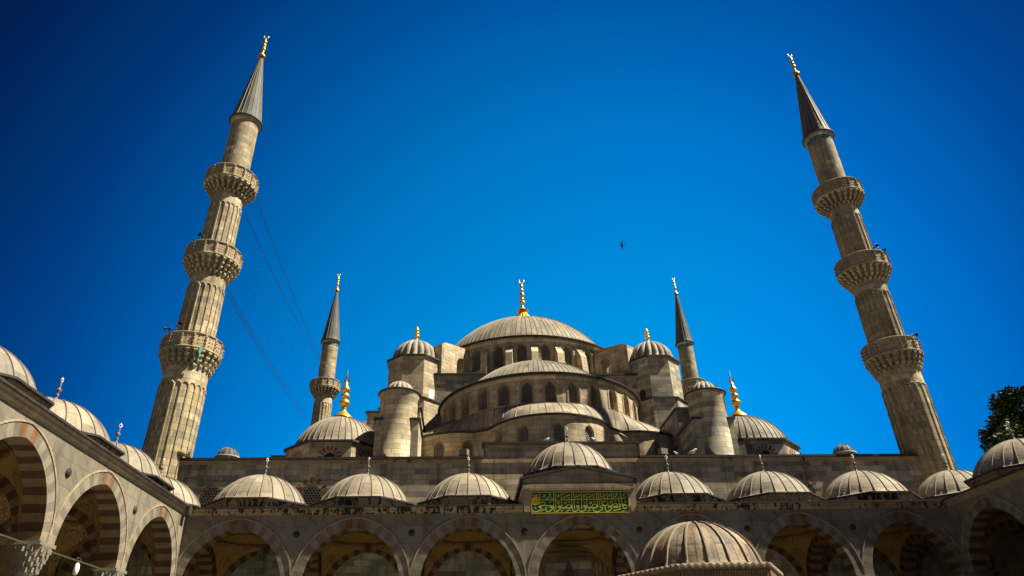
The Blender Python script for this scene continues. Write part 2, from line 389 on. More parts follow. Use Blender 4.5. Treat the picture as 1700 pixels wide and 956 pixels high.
def holes_hex(w, z0, zs, zt, sp, r, n=7, cx=0):
    hs = []; row = 0; z = z0+sp*.75
    A = arch_pts(w, zt-zs, 8)
    def half(zz):
        if zz <= zs: return w
        q = 0
        for (x, y) in A[:9]:
            if y <= zz-zs: q = -x
        return q
    while z < zt-sp*.6:
        x = -w*2+(sp/2 if row % 2 else 0); x0 = -math.floor(2*w/sp)*sp+(sp/2 if row % 2 else 0); x = x0
        while x < w:
            if abs(x)+r*1.35 < min(half(z-r), half(z+r*1.2)): hs.append([(cx+x+r*math.cos(2*PI*k/n+.3), z+r*math.sin(2*PI*k/n+.3)) for k in range(n)])
            x += sp
        z += sp*.866; row += 1
    return hs
def window_proto(w, h, zs, sp, r, deep=.22):
    """grille plate with round holes and a dark pane behind; local sill at z=0, faces -y"""
    mb = MB(); mb.panel(win_outline(w, 0, zs, h, 5), holes_hex(w, 0, zs, h, sp, r), lambda u, z, d: (u, d, z), .07)
    o = mb.build('window', m_grille)
    mp = MB(); mp.panel(win_outline(w+.03, -.03, zs, h+.03, 5), [], lambda u, z, d: (u, d+deep, z), .03); mp.build('pane', m_dark, o)
    return o
USED = set()
def place(proto, parent, loc, rz):
    if proto.name not in USED:
        USED.add(proto.name); proto.parent = parent; proto.location = loc; proto.rotation_euler.z = rz; return proto
    return inst(proto, parent, loc, rz)

def voussoirs(mb, c, w, h, band, thick, fn, n=23, proud=.018, soffit=True, key=True):
    """alternating wedge blocks round a pointed arch; materials 0/1 face, 2/3 soffit, 4 keystones"""
    sub = 2; N = n*sub; I = arch_pts(w-.012, h, N//2 + (N % 2)); 
    def res(P):
        L = [0]
        for i in range(1, len(P)): L.append(L[-1]+math.hypot(P[i][0]-P[i-1][0], P[i][1]-P[i-1][1]))
        o = []
        for k in range(N+1):
            t = L[-1]*k/N; i = max(j for j in range(len(L)) if L[j] <= t+1e-9); i = min(i, len(P)-2)
            f = (t-L[i])/(L[i+1]-L[i]); o.append((P[i][0]+(P[i+1][0]-P[i][0])*f, P[i][1]+(P[i+1][1]-P[i][1])*f))
        return o
    A = res(I); B = res(arch_pts(w-.012, h, N, band))
    for k in range(n):
        alt = k % 2; mid = (n-1)//2
        fm = 4 if key and abs(k-mid) == 1 else alt
        sm = 2+alt
        for j in range(sub):
            i = k*sub+j; a0, a1, b0, b1 = A[i], A[i+1], B[i], B[i+1]
            P = [(c[0]+p[0], c[1]+p[1]) for p in (a0, a1, b1, b0)]
            d1 = thick+proud
            V = [fn(u, z, -proud) for u, z in P]+[fn(u, z, d1) for u, z in P]
            mb.add(V, [(0, 3, 2, 1), (4, 5, 6, 7), (3, 7, 6, 2)], [fm, alt, alt], None)
            if soffit: mb.add(V, [(0, 1, 5, 4)], [sm], None)

# ================================================================== SETTING
g = MB(); g.add([(-1500, -1500, -.06), (1500, -1500, -.06), (1500, 1500, -.06), (-1500, 1500, -.06)], [(0, 1, 2, 3)]); tag(g.build('ground', m_earth), None, None, None, 'structure')
g = MB(); g.add([(-32, -50, 0), (32, -50, 0), (32, 7, 0), (-32, 7, 0)], [(0, 1, 2, 3)]); tag(g.build('courtyard_paving', m_pave), None, None, None, 'structure')

# ================================================================== ARCADES
SPR, AH, RISE = 7.2, 2.88, 3.22          # spring height, half span, rise
BAY, PH, BK = 6.915, 3.6, 6.75           # bay, half portal bay, depth to the back wall
# prototype parts
pr_win = {}
def arcade_dome(parent, x, y, zb=11.58, zd=12.28, a=2.98, h=2.02, zf=None, fin=True, first={}):
    key = (zb, zd, a, h, int(abs(x*1.7+parent.location.x)) % 3)
    if key in first: return inst(first[key], parent, (x, y, 0), PI/4*(len(COL.objects) % 8))
    mb = MB(); pr = dome_prof(a, h, zd+.24, 14, .28)
    mb.rev(pr, 72, m=0, uvn=24); mb.ribs(pr, 24, w=.03, h=.048, m=1, jit=.012)
    d = mb.build('dome', [m_lead, m_lead_rib], parent, (x, y, 0))
    q = MB(); q.prism(octa(3.12), zb, zd, 0, False); q.prism(octa(3.2), zd-.12, zd, 0, True); q.build('drum', m_stain, d)
    q = MB(); q.prism(octa(3.36), zd+.003, zd+.10, 0, True); q.build('eave', m_edge, d)
    q = MB(); alem(q, zd+.24+h-.02, 1.42, 'grey', 0, .85); ornament(q, zd+.24+h+1.05, .8, 1); q.build('finial', [m_alem, m_white], d)
    first[key] = d; return d
VA = 2.93
def vault_mesh(a, z0, yc, arab=False):
    mb = MB(); N = 80; K = 12; V = []; fs = []; ms = []
    for i in range(N+1):
        ph = 2*PI*i/N; rm = a/max(abs(math.cos(ph)), abs(math.sin(ph))); hm = math.sqrt(max(2*a*a-rm*rm, 0)); hm = min(hm, a)
        for k in range(K+1):
            hh = hm+(a-hm)*k/K; rr = math.sqrt(max(2*a*a-hh*hh, a*a)); V.append((rr*math.cos(ph), yc+rr*math.sin(ph), z0+hh))
    for i in range(N):
        for k in range(K): fs.append((i*(K+1)+k, (i+1)*(K+1)+k, (i+1)*(K+1)+k+1, i*(K+1)+k+1)); ms.append(2 if arab else 0)
    mb.add(V, fs, ms, None, True)
    z1 = z0+a
    mb.rev([(a, z1), (a-.06, z1+.02), (a-.06, z1+.42), (a, z1+.44)], 48, (0, yc), 1)
    mb.rev([(a, z1+.44), (a*.96, z1+1.1), (a*.80, z1+1.9), (a*.5, z1+2.5), (a*.2, z1+2.75), (.01, z1+2.8)], 48, (0, yc), 0)
    return mb
def medallion_mesh(a, z0, yc, ph):
    Rs = a*math.sqrt(2)-.012; el = math.asin(.74*a/(a*math.sqrt(2)))
    d = Vector((math.cos(ph)*math.cos(el), math.sin(ph)*math.cos(el), math.sin(el))); t1 = Vector((-math.sin(ph), math.cos(ph), 0)); t2 = d.cross(t1)
    mb = MB(); V = [Vector((0, yc, z0))+d*Rs]; n = 40
    for ring, r in ((1, .22), (2, .44)):
        for k in range(n):
            rr = r*(1+(.05 if k % 2 and ring == 2 else 0)); p = d*Rs+t1*(rr*math.cos(2*PI*k/n))+t2*(rr*math.sin(2*PI*k/n)); V.append(Vector((0, yc, z0))+p.normalized()*Rs)
    fs = [(0, 1+k, 1+(k+1) % n) for k in range(n)] + [(1+k, 1+n+k, 1+n+(k+1) % n, 1+(k+1) % n) for k in range(n)]
    mb.add(V, fs, 0, None, True); return mb
YC = .9+ (BK-.9)/2
VY = (BK-.9)/2
vault_cache = {}
def vault(parent, x, arab=False):
    if arab in vault_cache: return inst(vault_cache[arab], parent, (x, 0, 0))
    o = vault_mesh(VA, 7.35, YC, arab).build('vault', [m_ochre, m_bandp, m_arab], parent, (x, 0, 0))
    for ph in (45, 135, 225, 315): medallion_mesh(VA, 7.35, YC, R_(ph)).build('medallion', m_medal, o)
    vault_cache[arab] = o; return o
proto = {}
def part(key, make, parent, loc, rz=0):
    if key in proto: return inst(proto[key], parent, loc, rz)
    o = make(); o.parent = parent; o.location = loc; o.rotation_euler.z = rz; proto[key] = o; return o
def mk_arch():
    mb = MB(); voussoirs(mb, (0, SPR), AH, RISE, .56, .9, xy(), 27); o = mb.build('arch', [m_vA, m_vB, m_vC, m_vD, m_vK])
    q = MB(); A = arch_pts(AH, RISE, 24, .56); B = arch_pts(AH, RISE, 24, .64)
    for i in range(len(A)-1):
        P = [A[i], A[i+1], B[i+1], B[i]]; V = [(u, -.055, SPR+z) for u, z in P]+[(u, .02, SPR+z) for u, z in P]
        q.add(V, [(0, 3, 2, 1), (0, 1, 5, 4), (3, 7, 6, 2)], 0)
    q.build('hood_moulding', m_trim, o); return o
def mk_cross():                           # arch across the walk, between two bays
    mb = MB(); hw = VY-.35; fn = lambda u, z, d: (d-.4, YC+u, z)
    ol = [(-VY, SPR), (-VY, 11.3), (VY, 11.3), (VY, SPR), (hw, SPR)] + [(-u, SPR+z) for u, z in arch_pts(hw, 2.75, 14)][1:]
    mb.panel(ol, [], fn, .8, 5)
    voussoirs(mb, (0, SPR), hw, 2.75, .5, .8, fn, 25)
    return mb.build('cross_arch', [m_vC, m_vD, m_vC, m_vD, m_vD, m_ochre])
def mk_column():
    mb = MB(); mb.rev([(.52, 0), (.52, .25), (.44, .32), (.46, .4), (.36, .5), (.34, 3), (.31, 6.0), (.35, 6.04), (.35, 6.12)], 28)
    o = mb.build('column', m_marble)
    q = MB(); 
    for i, (r, z) in enumerate(((.38, 6.12), (.44, 6.32), (.50, 6.5), (.56, 6.68), (.6, 6.86))):
        n = 8 if i % 2 else 16; q.prism(octa(r, (0, 0), n), z, z+.2, 0, True, octa(r+.05, (0, 0), n))
        for k in range(12):
            a = 2*PI*(k+.5*(i % 2))/12; x, y = (r+.04)*math.sin(a), (r+.04)*math.cos(a); q.prism([(x+.05*math.sin(b), y+.05*math.cos(b)) for b in (0, 1.57, 3.14, 4.71)], z-.06, z+.12)
    q.box((-.6, -.56, 7.06), (.6, .56, 7.195)); q.build('capital', m_marble, o); return o
def mk_rod():
    mb = MB(); mb.box((-2.9, -.028, -.028), (2.9, .028, .028)); return mb.build('tie_rod', m_iron)
def mk_round(mat):
    mb = MB(); mb.rev([(.001, 0), (.19, 0), (.19, .05)], 24); 
    mb.v = [(x, -.05+z, y) for x, y, z in mb.v]; return mb.build('roundel', mat)

def arcade(root, centres, lines, s0, s1, wall, back, arabs=(), portal=False):
    """centres: bay middles; lines: column positions; wall along local x at y 0 .. .9, court on the -y side"""
    ol = [(s0, SPR), (s0, 11.2), (s1, 11.2), (s1, SPR)]
    for c in sorted(centres, reverse=True): ol += [(c-u, SPR+z) for u, z in arch_pts(AH, RISE, 20)]
    mb = MB(); mb.panel(ol, [], xy(), .9); mb.build('facade_wall', wall, root)
    for i, c in enumerate(centres):
        part('arch', mk_arch, root, (c, 0, 0)); part('rod', mk_rod, root, (c, .45, SPR-.1))
    for i, s in enumerate(lines):
        part('column', mk_column, root, (s, .45, 0)); part('cross', mk_cross, root, (s, 0, 0))
        m = m_porph if (i % 3) else m_redporph
        part('round%d' % (i % 3 > 0), lambda: mk_round(m), root, (s, -.004, 10.05))
def band(root, s0, s1, skip=None, mat=None):
    segs = [(s0, s1)] if not skip else [(s0, -skip), (skip, s1)]
    mb = MB(); e = MB()
    for a, b in segs:
        P = [(-.02, 11.2), (-.06, 11.2), (-.08, 11.27), (-.16, 11.34), (-.17, 11.47), (-.22, 11.5), (-.24, 11.56), (.9, 11.56), (.9, 11.2)]
        n = len(P); V = [(a, y, z) for y, z in P]+[(b, y, z) for y, z in P]
        mb.add(V, [(i, (i+1) % n, n+(i+1) % n, n+i) for i in range(n)]+[tuple(range(n)), tuple(range(2*n-1, n-1, -1))], 0)
        e.box((a, -.34, 11.563), (b, .92, 11.66))
    mb.build('cornice', mat or m_stain, root); e.build('roof_edge', m_edge, root)
def slab(root, s0, s1, holes, y1=7.4):
    mb = MB(); hs = [[(c+2.86*math.cos(2*PI*k/28), YC+2.86*math.sin(2*PI*k/28)) for k in range(28)] for c in holes]
    mb.panel([(s0, .93), (s1, .93), (s1, y1), (s0, y1)], hs, lambda u, w, d: (u, w, 11.48+d), .1); mb.build('roof_slab', m_lead_grey, root)

DY = 3.6
front = empty('portico', 'shaded marble portico with gabled middle bay and lead domes before the prayer hall', 'portico')
cs = [0]+[q*(PH+BAY*(i+.5)) for i in range(3) for q in (1, -1)]
ls = [q*(PH+BAY*i) for i in range(4) for q in (1, -1)]
arcade(front, cs, ls, -24.1, 24.1, m_marble, False)
band(front, -24.07, 24.07, PH+.06); slab(front, -31.5, 31.5, cs+[-27.8, 27.8], BK-.02)
for c in cs+[-27.8, 27.8]:
    vault(front, c)
    if c != 0: arcade_dome(front, c, DY)
for s_ in (-1, 1):                       # arches closing the corner bays towards the side walks
    c2 = inst(proto['cross'], front, (s_*(24.5+YC), .45+ (0 if s_ > 0 else 0), 0), PI/2*1)
    c2.location = (s_*27.8+YC, .45, 0)
for q in (-1, 1):                        # roof over the corner, between portico and side walk
    mb = MB(); a_, b_ = sorted((q*24.13, q*31.5)); mb.box((a_, -.3, 11.24), (b_, .925, 11.6)); mb.build('corner_roof', m_lead_grey, front)
# portal bay
mb = MB(); G = [(-PH, 11.2), (PH, 11.2), (PH, 13.25), (0, 13.95), (-PH, 13.25)]
mb.panel(G, [], lambda u, z, d: (u, d-.10, z), 6.6); mb.build('portal_block', m_trim, front)
mb = MB()
for q in (-1, 1):
    P = [(q*(PH+.2), 13.16), (0, 13.95), (0, 14.09), (q*(PH+.2), 13.30)]
    V = [(x, -.32, z+.02) for x, z in P]+[(x, 6.5, z+.02) for x, z in P]
    mb.add(V, [(0, 1, 2, 3), (4, 5, 6, 7), (0, 1, 5, 4), (2, 3, 7, 6), (3, 0, 4, 7)], 0)
    mb.box((q*(PH+.02)-.1+q*.08, -.25, 13.0), (q*(PH+.02)+.1+q*.08, 6.4, 13.18))
mb.build('roof_edge', m_edge, front)
mb = MB()
mb.box((-PH, -.26, 12.62), (PH, -.10, 12.9)); mb.box((-PH+.25, -.22, 12.47), (PH-.25, -.10, 12.617))
for i in range(44):
    x = -3.2+6.4*i/43; mb.prism([(x-.05, -.26), (x+.05, -.26), (x+.05, -.222), (x-.05, -.222)], 12.48, 12.61)
mb.box((-PH, -.2, 11.2), (-3.2, -.10, 11.56)); mb.box((3.2, -.2, 11.2), (PH, -.10, 11.56))
mb.build('portal_moulding', m_trim, front)
arcade_dome(front, 0, DY-.1, 13.5, 14.1, 3.05, 2.3)

LX = 24.1
sb = [-(3.46+BAY*.99*i) for i in range(6)]; sl = [-(6.9+BAY*.99*i) for i in range(6)]
left = empty('courtyard_arcade', 'sunlit striped-arch arcade running along the left side of the court', 'arcade', (-LX, 0, 0), PI/2)
right = empty('courtyard_arcade', 'dark shaded arcade running along the right side of the court', 'arcade', (LX, 0, 0), -PI/2)
for root, sg in ((left, 1), (right, -1)):
    c_ = [sg*c for c in sb]; l_ = [sg*l for l in sl]; e0, e1 = sorted((sg*.9, sg*-41.6))
    arcade(root, c_, l_, e0, e1, m_marble, True)
    a0, a1 = sorted((sg*-.27, sg*-41.6)); band(root, a0, a1, None, m_trim)
    b0, b1 = sorted((sg*-.05, sg*-41.6)); slab(root, b0, b1, c_)
    for i, c in enumerate(c_):
        vault(root, c, i in (1, 0) and sg == 1); arcade_dome(root, c, DY)
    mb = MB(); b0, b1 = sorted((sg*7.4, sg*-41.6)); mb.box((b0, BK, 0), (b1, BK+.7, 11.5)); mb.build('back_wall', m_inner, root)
    # drain stub where the cornice meets the corner
    if sg == 1:
        q = MB(); q.box((-.9, -.42, 11.1), (-.45, -.2, 11.62)); q.build('gutter_end', m_edge, root)

# ================================================================== MOSQUE
mosque = empty('mosque', 'great stone prayer hall with stacked lead domes and gilded finials filling the centre', 'mosque', (0, 34, 0))
MO = Vector((0, 34, 0))
def mbuild(mb, name, mats, parent=None):
    mb.v = [(x, y-34, z) for x, y, z in mb.v] if parent is None else mb.v
    return mb.build(name, mats, parent or mosque)
def msub(mb, name, mats, par):
    mb.v = [(x, y-34, z) for x, y, z in mb.v]; return mb.build(name, mats, par)
FY = 6.8; HW = 29.1; ZT = 16.62
# facade wall with four grilled windows and the portal recess
mb = MB(); wins = [-25.4, -18.35, 18.35, 25.4]
mb.panel([(-HW, 0), (HW, 0), (HW, ZT), (-HW, ZT)], [win_outline(.78, 12.3, 14.0, 14.9, 7, x) for x in wins], lambda u, z, d: (u, FY+d, z), .9)
mb.box((-HW, FY+.9, 0), (-HW+.9, 61, ZT)); mb.box((HW-.9, FY+.9, 0), (HW, 61, ZT)); mb.box((-HW, 60.1, 0), (HW, 61, ZT))
mbuild(mb, 'hall_wall', m_grey)
mb = MB(); mb.box((-HW+.2, FY+.3, ZT-.25), (HW-.2, 60.8, ZT+.02)); mbuild(mb, 'roof', m_lead)
mb = MB(); mb.panel([(-5.86, ZT+.02), (5.86, ZT+.02), (5.86, 17.72), (-5.86, 17.72)], [], lambda u, z, d: (u, FY+.003+d, z), .9); mbuild(mb, 'parapet', m_grey)
def ledge(mb, x0, x1, z, y=FY):
    mb.box((x0, y-.22, z), (x1, y+1.0, z+.17))
mb = MB(); ledge(mb, -HW-.15, -5.96, ZT); ledge(mb, 5.96, HW+.15, ZT); ledge(mb, -6.05, 6.05, 17.72)
for q in (-1, 1): mb.box((q*6.05-(.0 if q > 0 else -.17)-.17*(q > 0), FY-.12, ZT+.17), (q*6.05+(.17 if q < 0 else 0), FY+.9, 17.718))
mbuild(mb, 'roof_edge', m_edge)
mb = MB()
mb.box((-HW, FY-.10, ZT-.30), (HW, FY-.002, ZT-.02)); mb.box((-5.86, FY-.08, 17.45), (5.86, FY-.002, 17.70)); mbuild(mb, 'cornice', m_stain2)
# nested frames of the doorway
mb = MB()
for i, (hw, zt) in enumerate(((2.95, 10.6), (2.65, 10.26), (2.3, 9.88), (1.9, 9.58))):
    t = .26; d = .34-.08*i
    mb.box((-hw, FY-d, zt-t), (hw, FY-.005*(i+1), zt)); mb.box((-hw, FY-d, 0), (-hw+t, FY-.005*(i+1), zt-t-.003)); mb.box((hw-t, FY-d, 0), (hw, FY-.005*(i+1), zt-t-.003))
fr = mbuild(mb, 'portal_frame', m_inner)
mb = MB()
for i in range(9):
    z = 9.35-.36*i; w = .10+.13*i
    n = 1+i
    for k in range(n):
        x = (-w+2*w*(k+.5)/n); mb.prism([(x-.11, FY-.10), (x+.11, FY-.10), (x+.09, FY-.004), (x-.09, FY-.004)], z-.3, z)
msub(mb, 'muqarnas_niche', vous('niche_stone', (.10, .075, .045)), fr)
# blind wall arches at the back of each bay
def mk_blind():
    mb = MB(); voussoirs(mb, (0, SPR), 2.62, 2.95, .5, .1, lambda u, z, d: (u, d-.1, z), 23, .02, True, False); return mb.build('wall_arch', [m_vC, m_vD, m_vC, m_vD, m_vD])
for c in cs+[-27.8, 27.8]:
    if c: part('blind', mk_blind, mosque, (c, FY-34-.02, 0))
# facade windows
wp = window_proto(.78, 2.6, 1.7, .21, .088)
for x in wins: place(wp, mosque, (x, FY-34+.22, 12.3), 0)
mb = MB()
def radial(mb, fn, w, zs, h, n=9, l0=.06, l1=.5, a0=.06):
    A = arch_pts(w+l0, h+l0, 20); B = arch_pts(w+l1, h+l1*.95, 20)
    for i in range(n):
        if i % 2: continue
        k0, k1 = int(40*(i+.1)/n), int(40*(i+.95)/n)
        P = [A[k0], A[k1], B[k1], B[k0]]; V = [fn(u, zs+z, -.012) for u, z in P]+[fn(u, zs+z, .05) for u, z in P]
        mb.add(V, [(0, 3, 2, 1), (0, 1, 5, 4), (1, 2, 6, 5), (2, 3, 7, 6), (3, 0, 4, 7)])
for x in (-18.35, 18.35):
    mb = MB(); radial(mb, lambda u, z, d, x=x: (x+u, FY+d, z), .78, 14.0, .9, 13); mbuild(mb, 'red_voussoirs', m_red)
# wire along the wall
mb = MB(); pts = [(-28.6, 14.9), (-27.2, 15.35), (-22.5, 15.15), (-17, 15.15), (-14, 15.2)]
W_ = []
for (x0, z0), (x1, z1) in zip(pts, pts[1:]):
    for k in range(8): t = k/8; W_.append((x0+(x1-x0)*t, FY-.09, z0+(z1-z0)*t-.12*math.sin(PI*t)))
mb.tube(W_, .03, 5)
for k in range(2, len(W_), 2): mb.tube([W_[k], (W_[k][0], FY-.09, W_[k][2]+.22)], .018, 4)
mbuild(mb, 'wall_cable', m_black)

def polar(c, r, a): return (c[0]+r*math.sin(a), c[1]-r*math.cos(a))
def drum(mb, c, r, z0, z1, angs, half, wn, thick=.55, m=0, seg=4):
    """window bays bent round a drum: angs = bay middles, half = half bay angle, wn = (w, sill, spring, top)"""
    for a in angs:
        u = half*r
        ol = [(-u+2*u*k/seg, z0) for k in range(seg+1)]+[(u-2*u*k/seg, z1) for k in range(seg+1)]
        def fn(x, z, d, a=a):
            t = a+x/r; q = polar(c, r-d, t); return (q[0], q[1], z)
        n0 = len(mb.uv); mb.panel(ol, [win_outline(wn[0], wn[1], wn[2], wn[3], 6)] if wn else [], fn, thick, m)
        for k in range(n0, len(mb.uv)): mb.uv[k] = [(x+a*r, y) for x, y in mb.uv[k]]
def ring_edge(c, r, z, a0=0, a1=2*PI, n=64, h=.17, out=.22):
    e = MB(); e.rev([(r-.3, z), (r+out, z), (r+out+.02, z+h*.7), (r+out-.04, z+h), (r-.3, z+h+.05)], n, c, 0, a0, a1, False); return e

# ---- main cube, great drum and dome
mb = MB(); mb.box((-11.2, 21.0, ZT), (11.2, 47, 29.55)); mbuild(mb, 'dome_base', m_grey)
mb = MB(); mb.box((-11.35, 20.8, 29.55), (11.35, 47.2, 29.72))
CM = (0, 34)
for x0, x1, z in ((-6.6, -5.2, 29.05), (-7.5, -6.6, 28.4), (-8.3, -7.5, 27.6)):
    for q in (1, -1):
        a, b = sorted((q*x0, q*x1)); mb.box((a-.05, 20.2, z), (b+.05, 20.99, z+.15))
mbuild(mb, 'roof_edge', m_edge)
for q in (1, -1):
    mb = MB()
    for x0, x1, z in ((-6.6, -5.2, 29.05), (-7.5, -6.6, 28.4), (-8.3, -7.5, 27.6)):
        a, b = sorted((q*x0, q*x1)); mb.box((a, 20.3, 24), (b, 20.995, z))
    mbuild(mb, 'stepped_buttress', m_grey)
NB = 28; st = 2*PI/NB
vis = [st*(k+.5) for k in range(-9, 9)]; rest = [st*(k+.5) for k in range(9, 19)]
mb = MB(); drum(mb, CM, 11.7, 29.6, 34.55, vis, st/2, (.56, 31.35, 33.2, 33.95)); drum(mb, CM, 11.7, 29.6, 34.55, rest, st/2, None, .5)
mb.rev([(11.72, 34.15), (11.85, 34.3), (11.95, 34.55), (11.5, 34.56)], 84, CM, 0)
mbuild(mb, 'great_drum', m_stone)
mb = ring_edge(CM, 11.95, 34.56, n=84); mbuild(mb, 'drum_eave', m_edge)
mb = MB()
for k in range(-9, 10):
    a = st*k; r0, r1 = 11.6, 12.35; t = .36
    mb = MB(); sa, ca = math.sin(a), math.cos(a)
    def pt(r, s_): return (CM[0]+r*sa+s_*ca, CM[1]-r*ca+s_*sa)
    lo = [pt(r0, -t), pt(r1+.45, -t), pt(r1+.45, t), pt(r0, t)]; hi = [pt(r0, -t), pt(r1-.15, -t), pt(r1-.15, t), pt(r0, t)]
    mb.prism(lo, 29.7, 32.6, 0, True, [pt(r0, -t), pt(r1+.1, -t), pt(r1+.1, t), pt(r0, t)])
    mb.prism([pt(r0, -t), pt(r1+.1, -t), pt(r1+.1, t), pt(r0, t)], 32.603, 33.7, 0, True, [pt(r0, -t), pt(r1-.62, -t), pt(r1-.62, t), pt(r0, t)])
    mbuild(mb, 'buttress_pier', m_stone)
pr = [(12.05, 34.62)]+dome_prof(10.97, 7.18, 34.75, 20)
mb = MB(); mb.rev(pr, 220, CM, 0, uvn=110); mb.ribs(pr, 110, CM, .032, .04, 1)
gd = mbuild(mb, 'great_dome', [m_lead, m_lead_rib])
def sub_alem(par, c, z, h, kind, s, tip='crescent', foot=0):
    q = MB()
    alem(q, z, h, kind, 0, s)
    if foot: q.rev([(1.9, z-2.75), (1.45, z-1.7), (1.05, z-1.0), (.72, z-.62), (.46, z-.2), (.30, z+.25), (.22, z+.5), (.1, z+.52)], 72, m=0, lobes=18, lob=.13)
    if tip == 'crescent': crescent(q, z+h*.895, .20*s, 0, .06*s)
    elif tip == 'leaf':
        s *= .55
        q.tube([(0, 0, z+h*.88), (0, 0, z+h*.93+1.15*s)], .03, 5, 1)
        q.panel([(-.28*s, 0), (0, .0), (.28*s, 0), (.33*s, .22*s), (.12*s, .5*s), (0, .95*s), (-.12*s, .5*s), (-.33*s, .22*s)], [[(.16*s*math.sin(2*PI*k/10), .24*s+.13*s*math.cos(2*PI*k/10)) for k in range(10)]], lambda u, w, d: (u, d-.02, z+h*.9+w), .05, 1)
    q.v = [(x+c[0], y+c[1]-34, zz) for x, y, zz in q.v]
    return q.build('finial', [m_gold, m_alem], par)
sub_alem(gd, CM, 44.25, 4.75, 'five', 1.62, 'crescent', 1)
# flying buttresses at the corners of the drum
for q in (-1, 1):
    mb = MB(); a = R_(40)*q; sa, ca = math.sin(a), math.cos(a)
    fn = lambda u, z, d: (CM[0]+(u)*sa+(d-.75)*ca, CM[1]-(u)*ca+(d-.75)*sa, z)
    ol = [(11.6, 29.73), (12.1, 29.73)] + [(12.95+x, 31.7+y) for x, y in arch_pts(.85, .95, 6)] + [(13.8, 29.73), (16.2, 29.73), (16.2, 33.2), (15.6, 33.55), (11.6, 34.1)]
    mb.panel(ol, [], fn, 1.5); mbuild(mb, 'flying_buttress', m_stone)
wp = window_proto(.56, 2.6, 1.85, .175, .075)
for a in vis:
    p = polar(CM, 11.7-.42, a); place(wp, mosque, (p[0], p[1]-34, 31.35), a)

# ---- upper half dome towards the court
CS = (0, 20.5); s12 = R_(12.4)
angs = [s12*k for k in range(-7, 8)]
mb = MB(); drum(mb, CS, 9.6, 21.0, 25.25, angs, s12/2, (.50, 22.72, 24.15, 24.78))
mb.rev([(9.62, 24.9), (9.72, 25.0), (9.8, 25.25), (9.4, 25.26)], 60, CS, 0, R_(-94), R_(94)); mbuild(mb, 'half_drum', m_stone)
mb = MB()
for a in angs:                           # raised surrounds of the openings
    def fn(x, z, d, a=a): q = polar(CS, 9.6-d, a+x/9.6); return (q[0], q[1], z)
    mb.panel(win_outline(.64, 22.7, 24.2, 25.0-.04, 7), [win_outline(.505, 22.75, 24.15, 24.785, 7)], lambda x, z, d: fn(x, z, d-.045), .05)
mbuild(mb, 'window_surround', vous('brown_surround', (.33, .25, .155)))
mbuild(ring_edge(CS, 9.8, 25.26, R_(-96), R_(96), 60), 'drum_eave', m_edge)
pr = dome_prof(8.74, 5.28, 25.46, 16, .12); C2 = (0, 22)
mb = MB(); mb.rev(pr, 110, C2, 0, R_(-97), R_(97), uvn=96); mb.ribs(pr, 52, C2, .035, .045, 1, R_(-97), R_(97)); hd = mbuild(mb, 'half_dome', [m_lead, m_lead_rib])
mb = MB(); V = []
for k in range(61):
    a = R_(-96+192*k/60); p = polar(CS, 9.85, a); V += [(p[0], p[1], 25.44), (p[0]*.8, p[1]+(22-p[1])*.2, 25.66), (p[0]*.3, p[1]+(22-p[1])*.7, 25.7)]
mb.add(V, [(3*k+j, 3*k+3+j, 3*k+4+j, 3*k+1+j) for k in range(60) for j in range(2)], 0); msub(mb, 'shelf_roof', m_lead, hd)
wp = window_proto(.50, 2.06, 1.43, .175, .075)
for a in angs:
    p = polar(CS, 9.6-.42, a); place(wp, mosque, (p[0], p[1]-34, 22.72), a)

# ---- three small half domes and the skirt roof between them
ZE = 20.75; CE = (0, 14.1); RE = 5.5; CL = [(-7.5, 18.5), (7.5, 18.5)]
def rim(th):
    d = (math.sin(th), -math.cos(th)); best = 9.75
    for c in [CE]+CL:
        ox, oy = CS[0]-c[0], CS[1]-c[1]; b = ox*d[0]+oy*d[1]; cc = ox*ox+oy*oy-RE*RE; D = b*b-cc
        if D > 0: best = max(best, -b+math.sqrt(D))
    return best
TH = [R_(-100+200*i/240) for i in range(241)]
PATH = [polar(CS, rim(t), t) for t in TH]
# soften the hollows
for _ in range(6):
    PATH = [PATH[0]]+[((PATH[i-1][0]+2*PATH[i][0]+PATH[i+1][0])/4, (PATH[i-1][1]+2*PATH[i][1]+PATH[i+1][1])/4) for i in range(1, 240)]+[PATH[-1]]
SL = [0]
for i in range(1, 241): SL.append(SL[-1]+math.hypot(PATH[i][0]-PATH[i-1][0], PATH[i][1]-PATH[i-1][1]))
def onpath(s_):
    s_ = min(max(s_, 0), SL[-1]-1e-6); i = max(0, min(239, next(k for k in range(1, 241) if SL[k] > s_)-1))
    f = (s_-SL[i])/(SL[i+1]-SL[i]); p = PATH[i]; q = PATH[i+1]; dx, dy = q[0]-p[0], q[1]-p[1]; l = math.hypot(dx, dy)
    return (p[0]+dx*f, p[1]+dy*f), (dy/l, -dx/l)
def swall(u, z, d):
    p, n = onpath(u); return (p[0]-n[0]*d, p[1]-n[1]*d, z)
def s_of(c, ang):
    q = polar(c, RE, ang); return min(range(241), key=lambda i: (PATH[i][0]-q[0])**2+(PATH[i][1]-q[1])**2)
wa = [(CE, R_(a)) for a in (-57, -28.5, 1, 30, 58)]+[(CL[0], R_(a)) for a in (5.6, -22, -50)]+[(CL[1], R_(a)) for a in (-5.6, 22, 50)]
ws = sorted(SL[s_of(c, a)] for c, a in wa)
mb = MB(); cuts = [0]+[(a+b)/2 for a, b in zip(ws, ws[1:])]+[SL[-1]-.01]
for i, w in enumerate(ws):
    a, b = cuts[i], cuts[i+1]; n = 14
    mb.panel([(a+(b-a)*k/n, ZT) for k in range(n+1)]+[(b-(b-a)*k/n, ZE) for k in range(n+1)], [win_outline(.48, 18.3, 19.55, 20.15, 6, w)], swall, .5)
mbuild(mb, 'lower_wall', m_stone)
e = MB(); n = 240; V = []
